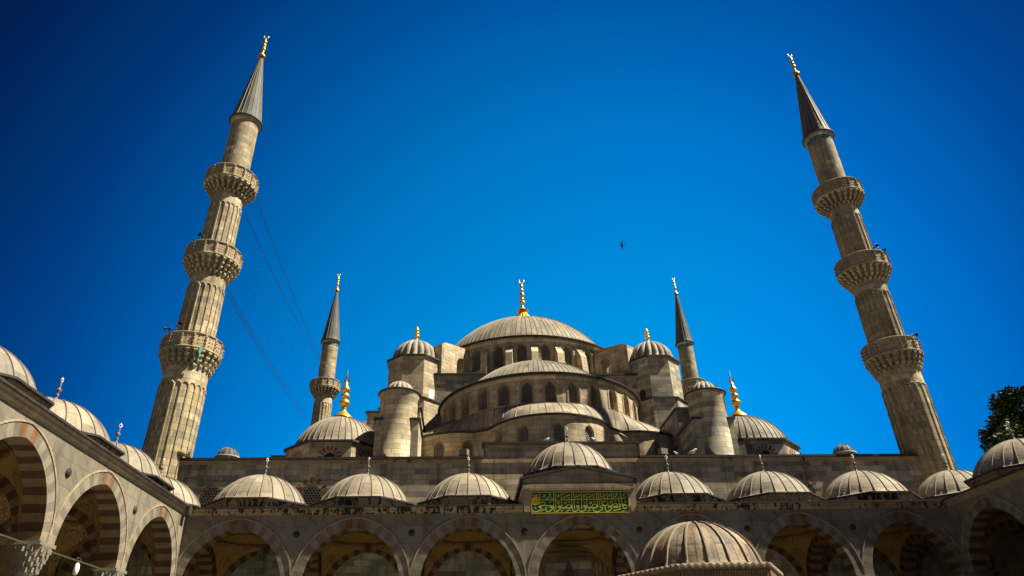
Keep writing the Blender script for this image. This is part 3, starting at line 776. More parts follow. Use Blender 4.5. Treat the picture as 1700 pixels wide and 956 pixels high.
for k in range(n+1):
    p, nn = onpath(SL[-1]*k/n)
    for o_, z in ((-.3, ZE), (.20, ZE), (.22, ZE+.12), (.16, ZE+.16), (-.3, ZE+.2)): V.append((p[0]+nn[0]*o_, p[1]+nn[1]*o_, z))
e.add(V, [(k*5+j, k*5+j+1, k*5+j+6, k*5+j+5) for k in range(n) for j in range(4)], 0); mbuild(e, 'wall_eave', m_edge)
mb = MB(); V = []; fs = []; us = []; NK = 6
for i, t in enumerate(TH):
    p = PATH[i]
    for k in range(NK+1):
        f = k/NK; q = polar(CS, 9.62, t); V.append((p[0]+(q[0]-p[0])*f, p[1]+(q[1]-p[1])*f, ZE+.2+(22.66-ZE-.2)*(f**.8)))
for i in range(240):
    for k in range(NK):
        b = i*(NK+1)+k; fs.append((b, b+NK+1, b+NK+2, b+1)); us.append([(i/8, k*.45), ((i+1)/8, k*.45), ((i+1)/8, (k+1)*.45), (i/8, (k+1)*.45)])
mb.add(V, fs, 0, us, True)
for i in range(4, 240, 8):
    R6 = [V[i*(NK+1)+k] for k in range(NK+1)]; mb.tube([(x, y, z+.02) for x, y, z in R6], .045, 4, 1)
mbuild(mb, 'skirt_roof', [m_lead, m_lead_rib])
for c, ax, wd in (((0, 14.05), 0, 100), (CL[0], R_(-52), 95), (CL[1], R_(52), 95)):
    pr = dome_prof(4.5, 2.6, ZE+.22, 12, .1)
    mb = MB(); a0, a1 = ax-R_(wd), ax+R_(wd); mb.rev(pr, 64, c, 0, a0, a1, uvn=52); mb.ribs(pr, 28, c, .045, .05, 1, a0, a1); mbuild(mb, 'small_half_dome', [m_lead, m_lead_rib])
wp = window_proto(.48, 1.85, 1.25, .19, .078)
for w in ws:
    p, n_ = onpath(w); p3 = swall(w, 18.3, .25); place(wp, mosque, (p3[0], p3[1]-34, 18.3), math.atan2(n_[0], -n_[1]))

# ---- side half domes (left and right of the great dome)
for q in (-1, 1):
    c = (q*13.2, 34); a0 = R_(90*q)-R_(92); a1 = R_(90*q)+R_(92)
    mb = MB(); mb.rev([(9.4, ZT), (9.4, 25.2), (9.6, 25.25)], 48, c, 0, a0, a1); mbuild(mb, 'half_drum', m_stone)
    mb = MB(); pr = dome_prof(9.6, 4.5, 25.3, 12, .15); mb.rev(pr, 72, c, 0, a0, a1, uvn=90); mbuild(mb, 'half_dome', [m_lead])

# ---- weight towers, lower stages and buttress blocks
for q in (-1, 1):
    c = (q*12.63, 22.5)
    mb = MB(); mb.prism(octa(2.62, c), 26.5, 31.2); mb.prism(octa(2.72, c), 30.98, 31.2); 
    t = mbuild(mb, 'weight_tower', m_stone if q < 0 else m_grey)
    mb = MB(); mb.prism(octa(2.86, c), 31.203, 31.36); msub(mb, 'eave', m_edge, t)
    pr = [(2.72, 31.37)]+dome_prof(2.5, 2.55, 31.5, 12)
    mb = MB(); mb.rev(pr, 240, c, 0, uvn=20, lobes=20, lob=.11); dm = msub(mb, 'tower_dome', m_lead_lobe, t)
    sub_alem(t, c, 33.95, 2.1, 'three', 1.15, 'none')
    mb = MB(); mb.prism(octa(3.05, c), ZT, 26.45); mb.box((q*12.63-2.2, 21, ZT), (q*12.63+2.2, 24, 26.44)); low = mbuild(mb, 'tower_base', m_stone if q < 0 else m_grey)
    mb = MB(); mb.prism(octa(3.2, c), 26.453, 26.6); msub(mb, 'roof_edge', m_edge, low)
    # small opening on the inner slanting face
    a = R_(-45*q); p = polar(c, 2.63, a)
    mb = MB(); mb.panel(win_outline(.32, 0, .75, 1.1, 6), [], lambda u, z, d: (u, d-.02, z), .06); o = mb.build('opening', m_dark if q > 0 else m_white, t); o.location = (p[0], p[1]-34, 26.75); o.rotation_euler.z = a
    # blocks between tower and turret
    for x0, x1, y0, y1, z in ((11.15, 14.6, 12.0, 20, 22.5), (10.95, 14.3, FY+.95, 12.0, 20.05), (15.2, 16.8, 19.8, 26, 25.1)):
        mb = MB(); ed = MB(); a_, b_ = sorted((q*x0, q*x1)); mb.box((a_, y0, ZT), (b_, y1, z)); ed.box((a_-.14, y0-.14, z+.003), (b_+.14, y1, z+.15))
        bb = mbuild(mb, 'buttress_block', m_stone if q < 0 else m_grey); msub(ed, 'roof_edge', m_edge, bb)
    # wall joining the lower stage and the half dome
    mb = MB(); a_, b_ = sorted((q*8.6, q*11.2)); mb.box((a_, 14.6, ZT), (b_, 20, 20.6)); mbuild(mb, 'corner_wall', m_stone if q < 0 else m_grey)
    # round stair turret
    c = (q*12.68, 8.75)
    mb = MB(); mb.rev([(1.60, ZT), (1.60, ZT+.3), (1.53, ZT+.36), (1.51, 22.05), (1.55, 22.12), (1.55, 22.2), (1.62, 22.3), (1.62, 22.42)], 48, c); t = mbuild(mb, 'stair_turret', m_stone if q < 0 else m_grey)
    e = MB(); e.rev([(1.3, 22.42), (1.72, 22.425), (1.74, 22.5), (1.70, 22.56), (1.2, 22.62)], 48, c); msub(e, 'eave', m_edge, t)
    pr = dome_prof(1.24, 1.05, 22.6, 10, .25)
    mb = MB(); mb.rev(pr, 160, c, 0, uvn=16, lobes=16, lob=.11); msub(mb, 'turret_cap', m_lead_lobe, t)
    # side dome with its gilded finial
    c = (q*18.38, 16.1)
    mb = MB(); P8 = octa(4.15, c)
    for k in range(8):
        p0, p1 = Vector(P8[k]), Vector(P8[(k+1) % 8]); d = (p1-p0).normalized(); nn = Vector((d.y, -d.x)); L = (p1-p0).length; mid = (p0+p1)/2
        fn = lambda u, z, dd, mid=mid, d=d, nn=nn: (mid.x+d.x*u-nn.x*dd, mid.y+d.y*u-nn.y*dd, z)
        mb.panel([(-L/2, ZT), (L/2, ZT), (L/2, 19.65), (-L/2, 19.65)], [win_outline(.45, 17.6, 18.35, 18.85, 6)], fn, .4)
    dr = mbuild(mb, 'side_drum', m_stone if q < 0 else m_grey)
    for k in (0, 7, 6, 5, 1, 2):
        mb = MB(); mp = MB()
        p0, p1 = Vector(P8[k]), Vector(P8[(k+1) % 8]); d = (p1-p0).normalized(); nn = Vector((d.y, -d.x)); mid = (p0+p1)/2
        fn = lambda u, z, dd, mid=mid, d=d, nn=nn: (mid.x+d.x*u-nn.x*dd, mid.y+d.y*u-nn.y*dd, z)
        radial(mb, fn, .45, 18.35, .5, 15, .05, .52); mp.panel(win_outline(.47, 17.58, 18.35, 18.87, 6), [], lambda u, z, dd, fn=fn: fn(u, z, dd+.22), .03)
        msub(mb, 'red_voussoirs', m_red, dr); msub(mp, 'pane', m_dark, dr)
    mb = MB(); mb.prism(octa(4.38, c), 19.653, 19.82); msub(mb, 'eave', m_edge, dr)
    pr = dome_prof(3.92, 3.1, 19.98, 16, .3)
    mb = MB(); mb.rev(pr, 110, c, 0, uvn=44); mb.ribs(pr, 44, c, .05, .05, 1); sdm = mbuild(mb, 'side_dome', [m_lead, m_lead_rib])
    sub_alem(sdm, c, 23.2, 3.9, 'three', 1.75, 'leaf', 0)
    mb = MB(); a_, b_ = sorted((q*21.5, q*25.0)); mb.box((a_, 19.2, ZT), (b_, 21.5, 20.6)); bb = mbuild(mb, 'corner_block', m_grey)
    mb = MB(); mb.box((a_-.12, 19.05, 20.603), (b_+.12, 21.6, 20.75)); msub(mb, 'roof_edge', m_edge, bb)
    # little grey dome near the hall corner
    c = (q*29.3 if q < 0 else 28.5, 18.5); c = (q*28.3, 17.2)
    mb = MB(); mb.prism(octa(.95, c), ZT, 19.9); mb.rev([(1.08, 19.9), (1.08, 20.0), (.95, 20.02)], 24, c); pr = dome_prof(.95, .85, 20.02, 8)
    mb.rev(pr, 36, c, 1, uvn=14); mb.ribs(pr, 14, c, .03, .04, 1); mbuild(mb, 'corner_cupola', [m_grey, m_lead_grey])
# cover of the gutter beside the left minaret
mb = MB(); mb.tube([(-28.9, 6.7, 16.75), (-28.6, 6.6, 17.15), (-28.0, 6.6, 17.2), (-27.4, 6.7, 16.85)], [.16, .2, .2, .12], 8); mb.box((-28.9, 6.5, 17.1), (-28.6, 6.8, 17.35)); mb.box((-27.5, 6.5, 16.85), (-27.3, 6.8, 17.2)); mbuild(mb, 'gutter_cover', m_trim)

# ================================================================== MINARETS
def make_minaret(tile):
    root = empty('minaret', '', 'minaret')
    NP = 20
    # fluted shaft in four stages
    def stage(mb, r0, r1, z0, z1, panels=True):
        mb.rev([(r0, z0), (r1, z1)], NP*2, m=0, smooth=False)
        if not panels: return
        zt = z1-1.0
        for k in range(NP):
            a = 2*PI*k/NP; sa, ca = math.sin(a), math.cos(a)
            def q(r, t, z): return (r*sa+t*ca, -r*ca+t*sa, z)
            f = lambda z: r0+(r1-r0)*(z-z0)/(z1-z0)
            V = []
            for z in (z0, zt-.35):
                for t, e in ((-.06, -.01), (-.04, .065), (.04, .065), (.06, -.01)): V.append(q(f(z)+e, t, z))
            mb.add(V, [(0, 1, 5, 4), (1, 2, 6, 5), (2, 3, 7, 6), (4, 5, 6, 7)], 0)
            am = a+PI/NP; half = PI/NP; pts = []
            for i in range(9):
                b = -1+2*i/8; z = zt-.35+.42*math.sqrt(max(0, 1-b*b)); r = f(z)+.03; t = am+half*b
                pts.append((r*math.sin(t), -r*math.cos(t), z))
            mb.tube(pts, .05, 4)
    mb = MB(); stage(mb, 1.76, 1.65, 0, 23.5); stage(mb, 1.47, 1.41, 25.2, 32.4); stage(mb, 1.37, 1.32, 33.9, 41.0); stage(mb, 1.29, 1.25, 42.4, 50.6, False)
    for r_, a_, b_ in ((1.64, 23.45, 25.2), (1.405, 32.35, 33.9), (1.315, 40.95, 42.4)): mb.rev([(r_, a_), (r_, b_)], 32, smooth=False)
    mb.rev([(1.25, 50.3), (1.40, 50.42), (1.46, 50.6)], 32)
    mb.build('shaft', m_minaret, root)
    for zf, rs, zb, kind in ((25.2, 1.64, 23.75, 0), (33.9, 1.41, 32.5, 1), (42.4, 1.32, 41.1, 2)):
        RB = 2.26
        b = MB(); b.rev([(RB-.75, zf-.02), (RB-.02, zf-.02), (RB+.06, zf+.03), (RB+.06, zf+.10), (RB-.02, zf+.16), (RB-.3, zf+.16)], 48)
        ba = b.build('balcony', m_minaret, root)
        q = MB(); T = 4; h = (zf-zb)/T
        for k in range(T):
            r0 = rs+(RB-.08-rs)*((k/T)**1.15); r1 = rs+(RB-.08-rs)*(((k+1)/T)**1.15); z = zb+h*k; n = 24
            q.rev([(r0-.24 if k else rs-.02, z-.02), (r0-.22 if k else rs-.01, z+h*.5), (r1-.26, z+h)], 52, smooth=False)
            for j in range(n):
                a = 2*PI*(j+(.5 if k == 0 else 0))/n; sa, ca = math.sin(a), math.cos(a); w = .5*2*PI*r1/n*(.42+.22*((j*7+k*3) % 5)/4)
                def p3(r, t, zz): return (r*sa+t*ca, -r*ca+t*sa, zz)
                V = [p3(r0-.03, 0, z-.10), p3(r0-.05, -w, z+h*.45), p3(r1+.10, -w, z+h*.55), p3(r1+.10, w, z+h*.55), p3(r0-.05, w, z+h*.45),
                     p3(r0-.05, -w, z+h), p3(r1+.10, -w, z+h), p3(r1+.10, w, z+h), p3(r0-.05, w, z+h), p3(r0+.10, 0, z+h*.02-.06)]
                q.add(V, [(0, 1, 2, 9), (0, 9, 3, 4), (9, 2, 3), (1, 5, 6, 2), (2, 6, 7, 3), (3, 7, 8, 4), (5, 8, 7, 6)], 0)
        q.build('muqarnas', m_minaret, ba)
        q = MB(); n = 16
        for j in range(n):
            a = 2*PI*(j+.5)/n; sa, ca = math.sin(a), math.cos(a); ap = RB*math.cos(PI/n); hw = RB*math.sin(PI/n)-.05
            fn = lambda u, z, d, sa=sa, ca=ca, ap=ap: ((ap-d)*sa+u*ca, -(ap-d)*ca+u*sa, z)
            hs = []
            if kind == 1:
                for r_ in range(4):
                    for c_ in range(3): hs.append([( -.19+.19*c_+.065*math.cos(t), zf+.36+.22*r_+.065*math.sin(t)) for t in (0, 1.57, 3.14, 4.71)])
            else:
                for r_ in range(3):
                    for c_ in range(2): hs.append([(-.13+.26*c_+.085*math.cos(t*1.047), zf+.40+.29*r_+.085*math.sin(t*1.047)) for t in range(6)])
            q.panel([(-hw, zf+.16), (hw, zf+.16), (hw, zf+1.22), (-hw, zf+1.22)], hs, fn, .10)
            a2 = 2*PI*j/n; s2, c2 = math.sin(a2), math.cos(a2)
            def pp(r, t): return (r*s2+t*c2, -r*c2+t*s2)
            q.prism([pp(RB-.11, -.065), pp(RB+.05, -.065), pp(RB+.05, .065), pp(RB-.11, .065)], zf+.16, zf+1.22)
            for zz in (.42, .72, 1.0): q.prism([pp(RB+.05, -.03), pp(RB+.16, -.03), pp(RB+.16, .03), pp(RB+.05, .03)], zf+zz, zf+zz+.1)
        q.rev([(RB-.13, zf+1.22), (RB+.04, zf+1.22), (RB+.07, zf+1.27), (RB+.03, zf+1.33), (RB-.13, zf+1.33)], 48, smooth=False)
        q.build('parapet', m_trim, ba)
    e = MB(); e.rev([(1.2, 50.6), (1.58, 50.62), (1.6, 50.72), (1.5, 50.78)], 32); e.build('spire_eave', m_edge, root)
    pr = [(1.5, 50.76), (1.36, 51.3), (.62, 56.2), (.12, 60.5)]
    pr = [(pr[0][0]+(pr[1][0]-pr[0][0])*t, pr[0][1]+(pr[1][1]-pr[0][1])*t) for t in (0, .5)]+[(1.36-1.24*t, 51.3+9.2*t) for t in [i/10 for i in range(11)]]
    s_ = MB(); s_.rev(pr, 64, m=0, uvn=20); s_.ribs(pr, 20, w=.035, h=.04, m=1)
    sp = s_.build('spire', [m_lead_grey, m_lead_rib], root)
    f = MB(); alem(f, 60.4, 3.3, 'three', 0, .85); crescent(f, 63.35, .24, 0, .06); f.build('finial', m_gold, sp)
    if tile:
        t = MB(); t.rev([(1.268, 49.75), (1.268, 50.28)], 40); t.build('tile_band', m_tile, root)
    return root
MX, MY = 29.41, 7.6
ma = make_minaret(True); ma.location = (MX, MY, 0)
GR = 'minarets at the four corners of the prayer hall'
tag(ma, 'tall three-balconied minaret at the right, mostly in shade, with a blue tile band', 'minaret', GR)
mc = copy_tree(ma); mc.location = (-29.18, 56.8, 0); tag(mc, 'distant minaret behind the left gilded side dome', 'minaret', GR)
md = copy_tree(ma); md.location = (29.18, 56.8, 0); tag(md, 'distant minaret rising behind the right round stair turret', 'minaret', GR)
mz = copy_tree(ma); mz.location = (-MX, MY, 0); tag(mz, 'tall three-balconied minaret at the left, sunlit down its right half', 'minaret', GR)
for ch in list(mz.children):
    if ch.name.startswith('tile_band'): bpy.data.objects.remove(ch)
q = MB()
b_ = Vector((math.sin(R_(23)), -math.cos(R_(23)))); 
q.panel([(-.10, 25.3), (.09, 25.3), (.12, 25.0), (.05, 24.8), (.07, 24.5), (-.02, 24.35), (-.05, 24.7), (-.13, 24.85)], [], lambda u, z, d: (u, -2.37+d, z), .05); q.panel([(-.07, 24.42), (.04, 24.42), (.02, 24.05), (-.04, 24.1)], [], lambda u, z, d: (u, -2.24+d, z), .05)
pt_ = q.build('patina_stain', vous('verdigris', (.08, .25, .18), .45), mz); pt_.rotation_euler.z = R_(38)

# ================================================================== CALLIGRAPHY PANEL
sign = empty('inscription_panel', 'long green panel with golden calligraphy mounted above the portal arch', 'sign', (0, -.13, 11.76))
PW, PHt = 3.09, .63
mb = MB(); mb.box((-PW, -.02, -PHt), (PW, .028, PHt)); mb.build('board', m_green, sign)
mb = MB(); t = .028
for a, b in (((-PW-t, -PHt-t), (PW+t, -PHt)), ((-PW-t, PHt), (PW+t, PHt+t)), ((-PW-t, -PHt+.002), (-PW, PHt-.002)), ((PW, -PHt+.002), (PW+t, PHt-.002))): mb.box((a[0], -.05, a[1]), (b[0], .028, b[1]))
mb.build('frame', m_yellow, sign)
B0 = 1661
def sp2(x, y):
    v = (y-(130-15*(x-110)/3111))/(665-20*(x-110)/3111); u = (x-110-42*v)/3111
    return (-PW+2*PW*u, PHt-2*PHt*v)
def smooth_pts(P):
    if len(P) < 3: return P
    for _ in range(2):
        Q = [P[0]]
        for a, b in zip(P, P[1:]): Q += [(a[0]*.75+b[0]*.25, a[1]*.75+b[1]*.25), (a[0]*.25+b[0]*.75, a[1]*.25+b[1]*.75)]
        P = Q+[P[-1]]
    return P
sidx = [0]
def stroke(mb, P, w=.046, m=0, taper=True):
    P = [sp2(*p) for p in smooth_pts(P)]; sidx[0] += 1; d = -.0222-.00016*sidx[0]; n = len(P); V = []
    for i, p in enumerate(P):
        a = P[max(i-1, 0)]; b = P[min(i+1, n-1)]; dx, dz = b[0]-a[0], b[1]-a[1]; l = math.hypot(dx, dz) or 1
        k = w/2*(.55 if taper and n > 4 and i in (0, n-1) else 1)*(.82+.36*abs(dx/l)*.8)
        V += [(p[0]-dz/l*k, d, p[1]+dx/l*k), (p[0]+dz/l*k, d, p[1]-dx/l*k)]
    o = len(V); V += [(x, -.0195, z) for x, y, z in V]
    fs = [(2*i, 2*i+1, 2*i+3, 2*i+2) for i in range(n-1)]+[(2*i, 2*i+2, o+2*i+2, o+2*i) for i in range(n-1)]+[(2*i+1, 2*i+3, o+2*i+3, o+2*i+1) for i in range(n-1)]
    mb.add(V, fs, m)
def sB(mb, P, **k): stroke(mb, [(x+B0, y) for x, y in P], **k)
mb = MB()
for P in ([(390, 505), (420, 455), (480, 430), (540, 455), (555, 505), (490, 545), (375, 575), (345, 600), (420, 618), (450, 655), (385, 715), (275, 758), (195, 748), (160, 690)], [(350, 605), (440, 565), (560, 545), (595, 520)],
          [(383, 155), (385, 525)], [(570, 530), (600, 568), (622, 540), (642, 575), (665, 545), (692, 575), (720, 540)],
          [(800, 605), (735, 625), (722, 590), (750, 552), (795, 575), (812, 620), (785, 665), (725, 728), (650, 757), (600, 735), (578, 660), (588, 590)],
          [(826, 158), (832, 640), (850, 722), (890, 755), (960, 730), (1030, 680), (1058, 620), (1040, 565), (1002, 550), (975, 590), (990, 622), (1050, 612)], [(892, 158), (900, 660)],
          [(985, 375), (985, 405), (950, 450), (942, 490), (985, 500), (1015, 470), (1010, 430), (985, 400)],
          [(1065, 158), (1085, 580), (1105, 640), (1140, 658), (1180, 620), (1200, 585), (1225, 625), (1265, 650), (1345, 642), (1405, 608), (1385, 540), (1330, 508), (1270, 530), (1240, 600)],
          [(1405, 158), (1420, 600), (1430, 700), (1470, 752), (1540, 742), (1610, 680), (1640, 610), (1612, 550), (1570, 558), (1566, 600), (1620, 610)], [(1470, 158), (1495, 660)],
          [(580, 330), (680, 285), (725, 215), (705, 172), (678, 192), (700, 215)], [(490, 208), (545, 212), (552, 245), (470, 285)], [(1115, 315), (1355, 198)], [(1510, 300), (1690, 213)]): stroke(mb, P)
for P in ([(415, 370), (940, 370)],): stroke(mb, P)
for P in ([(55, 150), (70, 670)], [(215, 150), (235, 560), (255, 622), (300, 648), (338, 615), (350, 585), (375, 622), (425, 642), (500, 622), (570, 590), (548, 530), (480, 500), (425, 528), (400, 570)],
          [(195, 608), (140, 610), (130, 578), (165, 545), (205, 575), (212, 625), (185, 682), (120, 735), (60, 748), (10, 730), (-20, 680)],
          [(545, 145), (580, 605)], [(605, 145), (640, 550)], [(665, 145), (700, 520), (755, 572), (830, 570), (880, 510)], [(840, 430), (785, 412), (742, 445), (742, 510), (785, 560)],
          [(690, 570), (638, 602), (725, 620), (745, 655), (665, 720), (560, 762), (480, 750), (435, 692), (430, 615)], [(885, 145), (920, 640)],
          [(1040, 605), (975, 612), (958, 590), (985, 553), (1025, 575), (1040, 640), (960, 722), (880, 748), (828, 720), (808, 650), (820, 600)],
          [(1030, 140), (1060, 560)], [(1070, 560), (1100, 500), (1170, 478), (1222, 520), (1200, 568), (1060, 605), (1150, 628), (1250, 605), (1322, 560), (1312, 490), (1270, 462), (1250, 500), (1290, 532), (1322, 515)],
          [(1325, 140), (1375, 560), (1395, 640), (1430, 668), (1500, 632), (1600, 580), (1430, 525), (1400, 585)], [(265, 307), (510, 185)], [(715, 287), (850, 205)], [(940, 200), (985, 208), (988, 235), (940, 265)],
          [(1085, 303), (1170, 260), (1222, 205), (1208, 152), (1180, 188), (1215, 205)], [(1075, 725), (1320, 660)]): sB(mb, P)
stroke(mb, [(1030, 372), (1661+900, 347), (1661+1430, 333), (1661+1485, 300), (1661+1475, 250)])
small = MB()
for P in ([(745, 275), (768, 318), (792, 318)], [(690, 440), (752, 445)], [(1160, 435), (1165, 500), (1235, 500), (1235, 435)], [(1195, 435), (1197, 495)], [(1290, 438), (1352, 440)], [(1565, 442), (1600, 472), (1637, 442)], [(420, 762), (470, 702), (550, 685)], [(225, 590), (235, 640), (275, 655)], [(1230, 760), (1290, 715), (1360, 705)], [(1530, 230), (1575, 185)]): stroke(mb, P, w=.04)
for P in ([(305+1661, 440), (390+1661, 440), (390+1661, 500), (310+1661, 500)], [(325+1661, 470), (385+1661, 470)], [(130+1661, 425), (168+1661, 492)], [(440+1661, 425), (502+1661, 425)], [(1455+1661, 388), (1495+1661, 470)], [(250+1661, 735), (340+1661, 700)], [(1080+1661, 240), (1130+1661, 172)], [(1405+1661, 265), (1420+1661, 210)], [(1240+1661, 285), (1285+1661, 285)], [(1540+1661, 670), (1575+1661, 700), (1550+1661, 725)]): stroke(mb, P, w=.04)
for x, y in ((980, 222), (980, 277), (B0+140, 220), (B0+140, 275), (B0+1140, 408), (B0+1265, 403), (B0+985, 458)):
    stroke(mb, [(x-22, y), (x+22, y)], w=.075)
for P in ([(1120, 200), (1185, 190)], [(1280, 292), (1342, 318)], [(150, 188), (250, 240)], [(325, 188), (250, 240)], [(1600, 330), (1660, 325)], [(1060, 735), (1115, 715)], [(B0+275, 205), (B0+345, 180)], [(B0+425, 288), (B0+495, 302)], [(B0+730, 172), (B0+790, 190)], [(B0+1430, 190), (B0+1500, 160)], [(B0+1345, 748), (B0+1425, 757)], [(B0+1570, 370), (B0+1590, 405)], [(1225, 135), (1265, 138)], [(B0-30, 128), (B0-5, 130)], [(B0+385, 128), (B0+420, 128)], [(B0+780, 312), (B0+850, 312)]):
    stroke(mb, P, w=.065, m=1)
# round cartouche at the left end
P = [(250+115*math.cos(a), 398+125*math.sin(a)) for a in [2*PI*k/26 for k in range(27)]]; stroke(mb, P, w=.05, taper=False)
for k in range(5):
    P = [(250+(92-17*k)*math.cos(a+k), 398+(100-19*k)*math.sin(a+k)) for a in [5.2*j/16 for j in range(17)]]; stroke(mb, P, w=.042)
mb.build('lettering', [m_yellow, m_orange], sign)

# ================================================================== FOUNTAIN KIOSK
FC = (-.12, -21.7)
ft = empty('fountain_kiosk', 'hexagonal fountain kiosk with old ribbed lead dome and scalloped eave in front right', 'fountain', (FC[0], FC[1], 0))
RH = 2.62; hexa = lambda r: [(r*math.sin(PI/6+PI/3*i), -r*math.cos(PI/6+PI/3*i)) for i in range(6)]
pr = [(2.06, 4.50), (1.99, 4.56), (1.92, 4.68), (1.87, 4.84), (1.78, 5.06), (1.63, 5.30), (1.44, 5.50), (1.18, 5.70), (.88, 5.86), (.55, 5.96), (.22, 6.01), (.02, 6.03)]
mb = MB(); mb.rev(pr, 80, m=0, uvn=20); mb.ribs(pr, 20, w=.035, h=.05, m=1, a0=R_(9), a1=R_(369)); mb.build('dome', [m_lead_old, m_lead_rib], ft)
# sloping roof from dome foot to the scalloped edge
mb = MB(); H = hexa(RH); V = []; NS = 26; top = []; 
for k in range(6):
    p0, p1 = H[k], H[(k+1) % 6]
    for j in range(NS):
        t = j/NS; x, y = p0[0]+(p1[0]-p0[0])*t, p0[1]+(p1[1]-p0[1])*t; V.append((x, y, 4.50+.035*abs(math.sin(PI*(j % 2)/2))-.02+(.03 if j % 2 else 0)))
n = len(V)
for (x, y, z) in V[:n]:
    l = math.hypot(x, y); top.append((x/l*1.98, y/l*1.98, 4.60))
mb.add(V+top, [(i, (i+1) % n, n+(i+1) % n, n+i) for i in range(n)], 0, None, True)
low = [(x, y, z-.07) for x, y, z in V]; inn = [(x*.95, y*.95, 4.36) for x, y, z in V]
mb.add(V+low, [(i, (i+1) % n, n+(i+1) % n, n+i) for i in range(n)], 1); mb.add(low+inn, [(i, (i+1) % n, n+(i+1) % n, n+i) for i in range(n)], 2)
mb.build('eave', [m_lead_old, m_lead_rib, vous('brown_soffit', (.16, .11, .065))], ft)
# carved frieze, arches, piers
mb = MB(); H2 = hexa(RH-.14)
mb.prism(H2, 3.75, 4.45)
for k in range(6):
    p0, p1 = Vector(H2[k]), Vector(H2[(k+1) % 6]); d = (p1-p0).normalized(); nn = Vector((d.y, -d.x)); L = (p1-p0).length
    for j in range(30):
        c = p0+d*(L*(j+.5)/30)+nn*.03; w = L/75; r = [c-d*w-nn*.03, c+d*w-nn*.03, c+d*w+nn*.03, c-d*w+nn*.03]
        mb.prism([(a.x, a.y) for a in r], 3.85, 4.36)
mb.build('frieze', vous('carved_brown_stone', (.17, .115, .065), .45), ft)
mb = MB()
for k in range(6):
    p0, p1 = Vector(H2[k]), Vector(H2[(k+1) % 6]); d = (p1-p0).normalized(); nn = Vector((d.y, -d.x)); L = (p1-p0).length; mid = (p0+p1)/2
    fn = lambda u, z, dd, mid=mid, d=d, nn=nn: (mid.x+d.x*u-nn.x*(dd+.2), mid.y+d.y*u-nn.y*(dd+.2), z)
    hw = L/2-.12; mb.panel([(-hw, 0), (-hw, 3.748), (hw, 3.748), (hw, 0), (hw-.25, 0)]+[(-u, 2.2+z) for u, z in arch_pts(hw-.25, 1.2, 10)]+[(-hw+.25, 0)], [], fn, .3)
mb.build('arcade_wall', m_marble, ft)
mb = MB(); mb.prism(hexa(1.35), 0, 1.5); mb.build('basin', m_marble, ft)

# ================================================================== LOUDSPEAKERS
def loudspeaker(loc, rz, label):
    root = empty('loudspeaker', label, 'loudspeaker', loc, rz, 'horn loudspeakers on the minaret balconies')
    mb = MB(); P = [(.06, .0), (.07, .18), (.12, .36), (.20, .46), (.27, .50), (.25, .50), (.10, .34)]
    mb.rev(P, 18); mb.v = [(x*.8, -z*.8, y*.8) for x, y, z in mb.v]; mb.build('horn', m_black, root)
    mb = MB(); mb.ball((0, .06, 0), .10, 0, 1, 1.3, 1); mb.box((-.03, -.04, -.9), (.03, .04, -.06)); mb.build('driver', m_black, root)
L1 = lambda s, dx, dy, z: (s*MX+dx, MY+dy, z)
loudspeaker(L1(-1, -1.55, -1.35, 27.15), R_(-80), 'black horn loudspeaker sticking out left over the lowest balcony of the sunlit minaret')
loudspeaker(L1(-1, -.75, -1.85, 27.2), R_(40), 'horn loudspeaker against the shaft above the lowest balcony of the sunlit minaret')
loudspeaker(L1(-1, -.55, -1.75, 35.85), R_(-30), 'horn loudspeaker above the middle balcony of the sunlit left minaret')
loudspeaker(L1(1, 1.25, -1.5, 35.6), R_(70), 'black horn loudspeaker pointing right above the middle balcony of the shaded right minaret')
loudspeaker(L1(1, .55, -1.75, 35.75), R_(10), 'horn loudspeaker facing forward above the middle balcony of the shaded right minaret')
loudspeaker(L1(1, 1.45, -1.35, 27.0), R_(80), 'black horn loudspeaker over the lowest balcony of the shaded right minaret')

# ================================================================== LIGHT STRINGS BETWEEN THE LEFT MINARETS
def cable_pts(a, b, sag, n=24):
    a, b = Vector(a), Vector(b); return [a.lerp(b, i/n)-Vector((0, 0, sag*4*(i/n)*(1-i/n))) for i in range(n+1)]
m_bulb = NT('clear_bulb').fin((.10, .24, .40), .3, spec=.5)
def light_string(a, b, c, d, label, drops):
    root = empty('light_string', label, 'light string', a, 0, 'cables strung between the two left minarets'); O = Vector(a)
    A = cable_pts(a, b, .5); Bc = cable_pts(c, d, .5)
    for P in (A, Bc):
        mb = MB(); mb.tube([p-O for p in P], .028, 5); mb.build('cable', m_black, root)
    if drops:
        rnd = random.Random(3)
        for i in range(4, 23, 2):
            top = A[i]; mb = MB(); ln = 11.5*(1-i/30)*(.75+.25*rnd.random())
            mb.tube([top-O, top-O-Vector((0, 0, ln))], .006, 4, 0)
            for k in range(int(ln*1.6)):
                if rnd.random() < .7: mb.ball(top-O-Vector((rnd.uniform(-.05, .05), 0, .4+k/1.6+rnd.uniform(-.2, .2))), rnd.uniform(.015, .034), 1, n=5)
            mb.build('bulb_strand', [m_black, m_bulb], root)
light_string((-28.1, 8.6, 40.6), (-30.3, 55.6, 46.9), (-27.1, 8.3, 41.9), (-30.2, 55.6, 47.3), 'upper pair of dark cables with hanging bulbs between the two left minarets', True)
light_string((-28.0, 8.3, 32.2), (-30.9, 55.6, 37.6), (-27.9, 8.3, 31.6), (-31.0, 55.6, 37.1), 'lower pair of bare dark cables between the two left minarets', False)

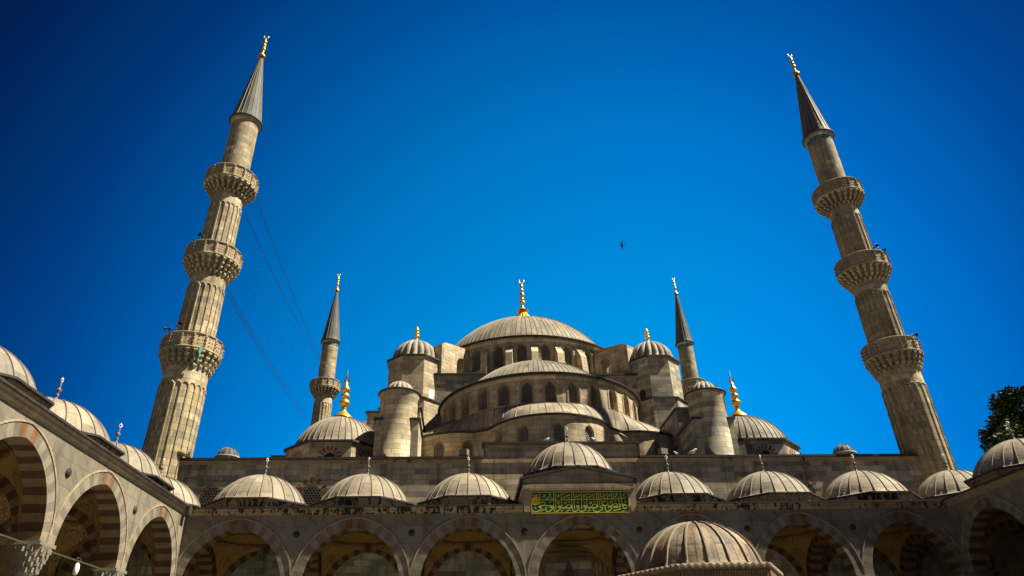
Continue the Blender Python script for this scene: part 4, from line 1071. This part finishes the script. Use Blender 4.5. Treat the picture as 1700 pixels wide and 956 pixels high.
# ================================================================== LANTERN, FLOODLIGHTS
ln = empty('lantern', 'small white glass lantern hanging from the tie rod of a left arch', 'lantern', (-24.0, -11.1, 6.98))
mb = MB(); mb.tube([(.0, .17*math.cos(a), .0+.08*math.sin(a)) for a in [2*PI*k/16 for k in range(16)]], .02, 5, 0, True); mb.tube([(0, 0, -.06), (0, 0, -.16)], .015, 5); mb.build('ring', m_iron, ln)
mb = MB(); mb.rev([(.03, -.62), (.09, -.58), (.12, -.4), (.10, -.22), (.05, -.14), (.02, -.12)], 14); o = mb.build('glass', m_glass, ln)
def floodlight(loc, rz, label):
    root = empty('floodlight', label, 'floodlight', loc, rz, 'floodlights on the roof ledge of the prayer hall')
    mb = MB(); mb.prism([(-.38, -.16), (.38, -.16), (.3, .2), (-.3, .2)], .12, .58); mb.build('housing', m_alem, root)
    mb = MB(); mb.box((-.3, -.05, 0), (-.24, .05, .35)); mb.box((.24, -.05, 0), (.3, .05, .35)); mb.box((-.3, -.06, 0), (.3, .06, .03)); mb.build('bracket', m_black, root)
floodlight((-7.4, 6.9, 16.79), R_(160), 'grey floodlight box on the roof ledge left of the raised central wall')
floodlight((7.9, 6.9, 16.79), R_(200), 'grey floodlight box on the roof ledge right of the raised central wall')

# ================================================================== BIRDS
def gull(loc, rz, label, s=1.):
    mb = MB()
    mb.tube([(0, .26*s, .17*s), (0, .12*s, .19*s), (0, -.04*s, .21*s), (0, -.13*s, .27*s), (0, -.17*s, .34*s), (0, -.22*s, .345*s), (0, -.30*s, .33*s)], [.02*s, .07*s, .10*s, .085*s, .06*s, .05*s, .008*s], 10)
    for q in (-1, 1): mb.tube([(q*.04*s, 0, .13*s), (q*.04*s, -.01*s, 0)], .012*s, 5)
    mb.tube([(.085*s, -.06*s, .22*s), (.09*s, .08*s, .21*s), (.05*s, .28*s, .18*s)], [.03*s, .05*s, .01*s], 6, 1)
    mb.tube([(-.085*s, -.06*s, .22*s), (-.09*s, .08*s, .21*s), (-.05*s, .28*s, .18*s)], [.03*s, .05*s, .01*s], 6, 1)
    o = mb.build('gull', [m_white, NT('grey_feathers').fin((.4, .41, .43), .7)], None, loc, rz)
    return tag(o, label, 'bird', 'gulls resting on the prayer hall roofs')
gull((10.15, 6.75, 16.79), 1.2, 'white gull on the roof ledge at the foot of the right stair turret', 1.3)
gull((8.85, 6.75, 16.79), -1.0, 'small white gull on the ledge between the right floodlight and the right stair turret', .8)
gull((-1.1, 6.75, 17.89), 1.5, 'white gull on the raised central wall left of the portal dome finial', .9)
gull((2.6, 6.75, 17.89), -1.4, 'white gull on the raised central wall right of the portal dome finial', .9)
gull((-5.0, 11.9, 20.93), 1.4, 'tiny white gull on the shaded lower roof edge left of the small half dome', .9)
# swift in the air
sw = MB(); c = pixdir(1033, 407)*50+Vector((-7.3165, -43.5746, 1.65))
sw.tube([(.19, 0, 0), (.14, 0, .0), (.05, 0, .0), (-.08, 0, 0), (-.16, 0, 0), (-.24, 0, 0)], [.01, .03, .04, .035, .02, .03], 8)
for q in (-1, 1):
    P = [(.07, 0), (.09, q*.10), (.05, q*.22), (-.07, q*.36), (-.03, q*.2), (-.05, q*.08), (-.04, 0)]
    sw.panel(P, [], lambda u, w, d: (u, w, .01+.12*abs(w)+d), .012, 1)
for q in (-1, 1): sw.panel([(-.16, 0), (-.28, q*.07), (-.25, 0)], [], lambda u, w, d: (u, w, d), .01, 0)
o = sw.build('flying_bird', [m_black, NT('brown_feathers').fin((.10, .06, .045), .8)], None, c)
fx = (-Rr*.98 - Ur*.15).normalized(); fy = (Ur*.95-Rr*.33-F*.1); fy = (fy-fx*fy.dot(fx)).normalized(); fz = fx.cross(fy)
o.rotation_euler = Matrix((fx, fy, fz)).transposed().to_euler(); tag(o, 'small dark bird gliding alone in the open blue sky', 'bird')

# ================================================================== TREE
tr = empty('tree', 'dark leafy tree rising behind the domes of the right arcade', 'tree', (48.7, 14, -1.0))
mb = MB(); mb.tube([(0, 0, 0), (.1, 0, 5), (-.2, .1, 11), (.3, 0, 18), (0, 0, 24)], [.6, .5, .42, .25, .08], 10)
rnd = random.Random(11); clumps = []
for i in range(120):
    z = rnd.uniform(10.5, 26.5); rr = 7.4*math.sqrt(max(0.02, 1-((z-17.5)/9.8)**2)); a = rnd.uniform(0, 2*PI); r = rr*math.sqrt(rnd.uniform(.15, 1))
    clumps.append((Vector((r*math.cos(a), r*math.sin(a), z)), rnd.uniform(.8, 1.7)))
for c, s_ in clumps[:40]:
    mb.tube([(0, 0, max(6, c.z-4)), tuple(c*.5+Vector((0, 0, (c.z-1.5)*.5))), tuple(c)], [.14, .08, .03], 5)
def bark():
    a = NT('bark'); return a.fin(a.ramp(a.noise(a.ob, 4, 5), [(.3, (.04, .03, .02)), (.7, (.10, .075, .05))]), .9)
mb.build('trunk', bark(), tr)
mb = MB()
for c, s_ in clumps:
    tone = rnd.choice((0, 0, 1, 1, 2))
    for k in range(int(480*s_)):
        d = Vector((rnd.gauss(0, 1), rnd.gauss(0, 1), rnd.gauss(0, .8))); d = d.normalized()*s_*rnd.uniform(.35, 1.12); p = c+d
        u = Vector((rnd.uniform(-1, 1), rnd.uniform(-1, 1), rnd.uniform(-.5, .5))).normalized(); v = u.cross(Vector((rnd.uniform(-1, 1), rnd.uniform(-1, 1), rnd.uniform(-1, 1)))).normalized(); l = rnd.uniform(.15, .30)
        mb.add([p-u*l, p+v*l*.45, p+u*l, p-v*l*.45], [(0, 1, 2, 3)], tone)
def leafm(n, c):
    a = NT(n); a.b.inputs['Subsurface Weight'].default_value = 0; return a.fin(c, .6)
mb.build('crown', [leafm('leaf_dark', (.012, .026, .007)), leafm('leaf_mid', (.022, .045, .010)), leafm('leaf_light', (.055, .085, .015))], tr)
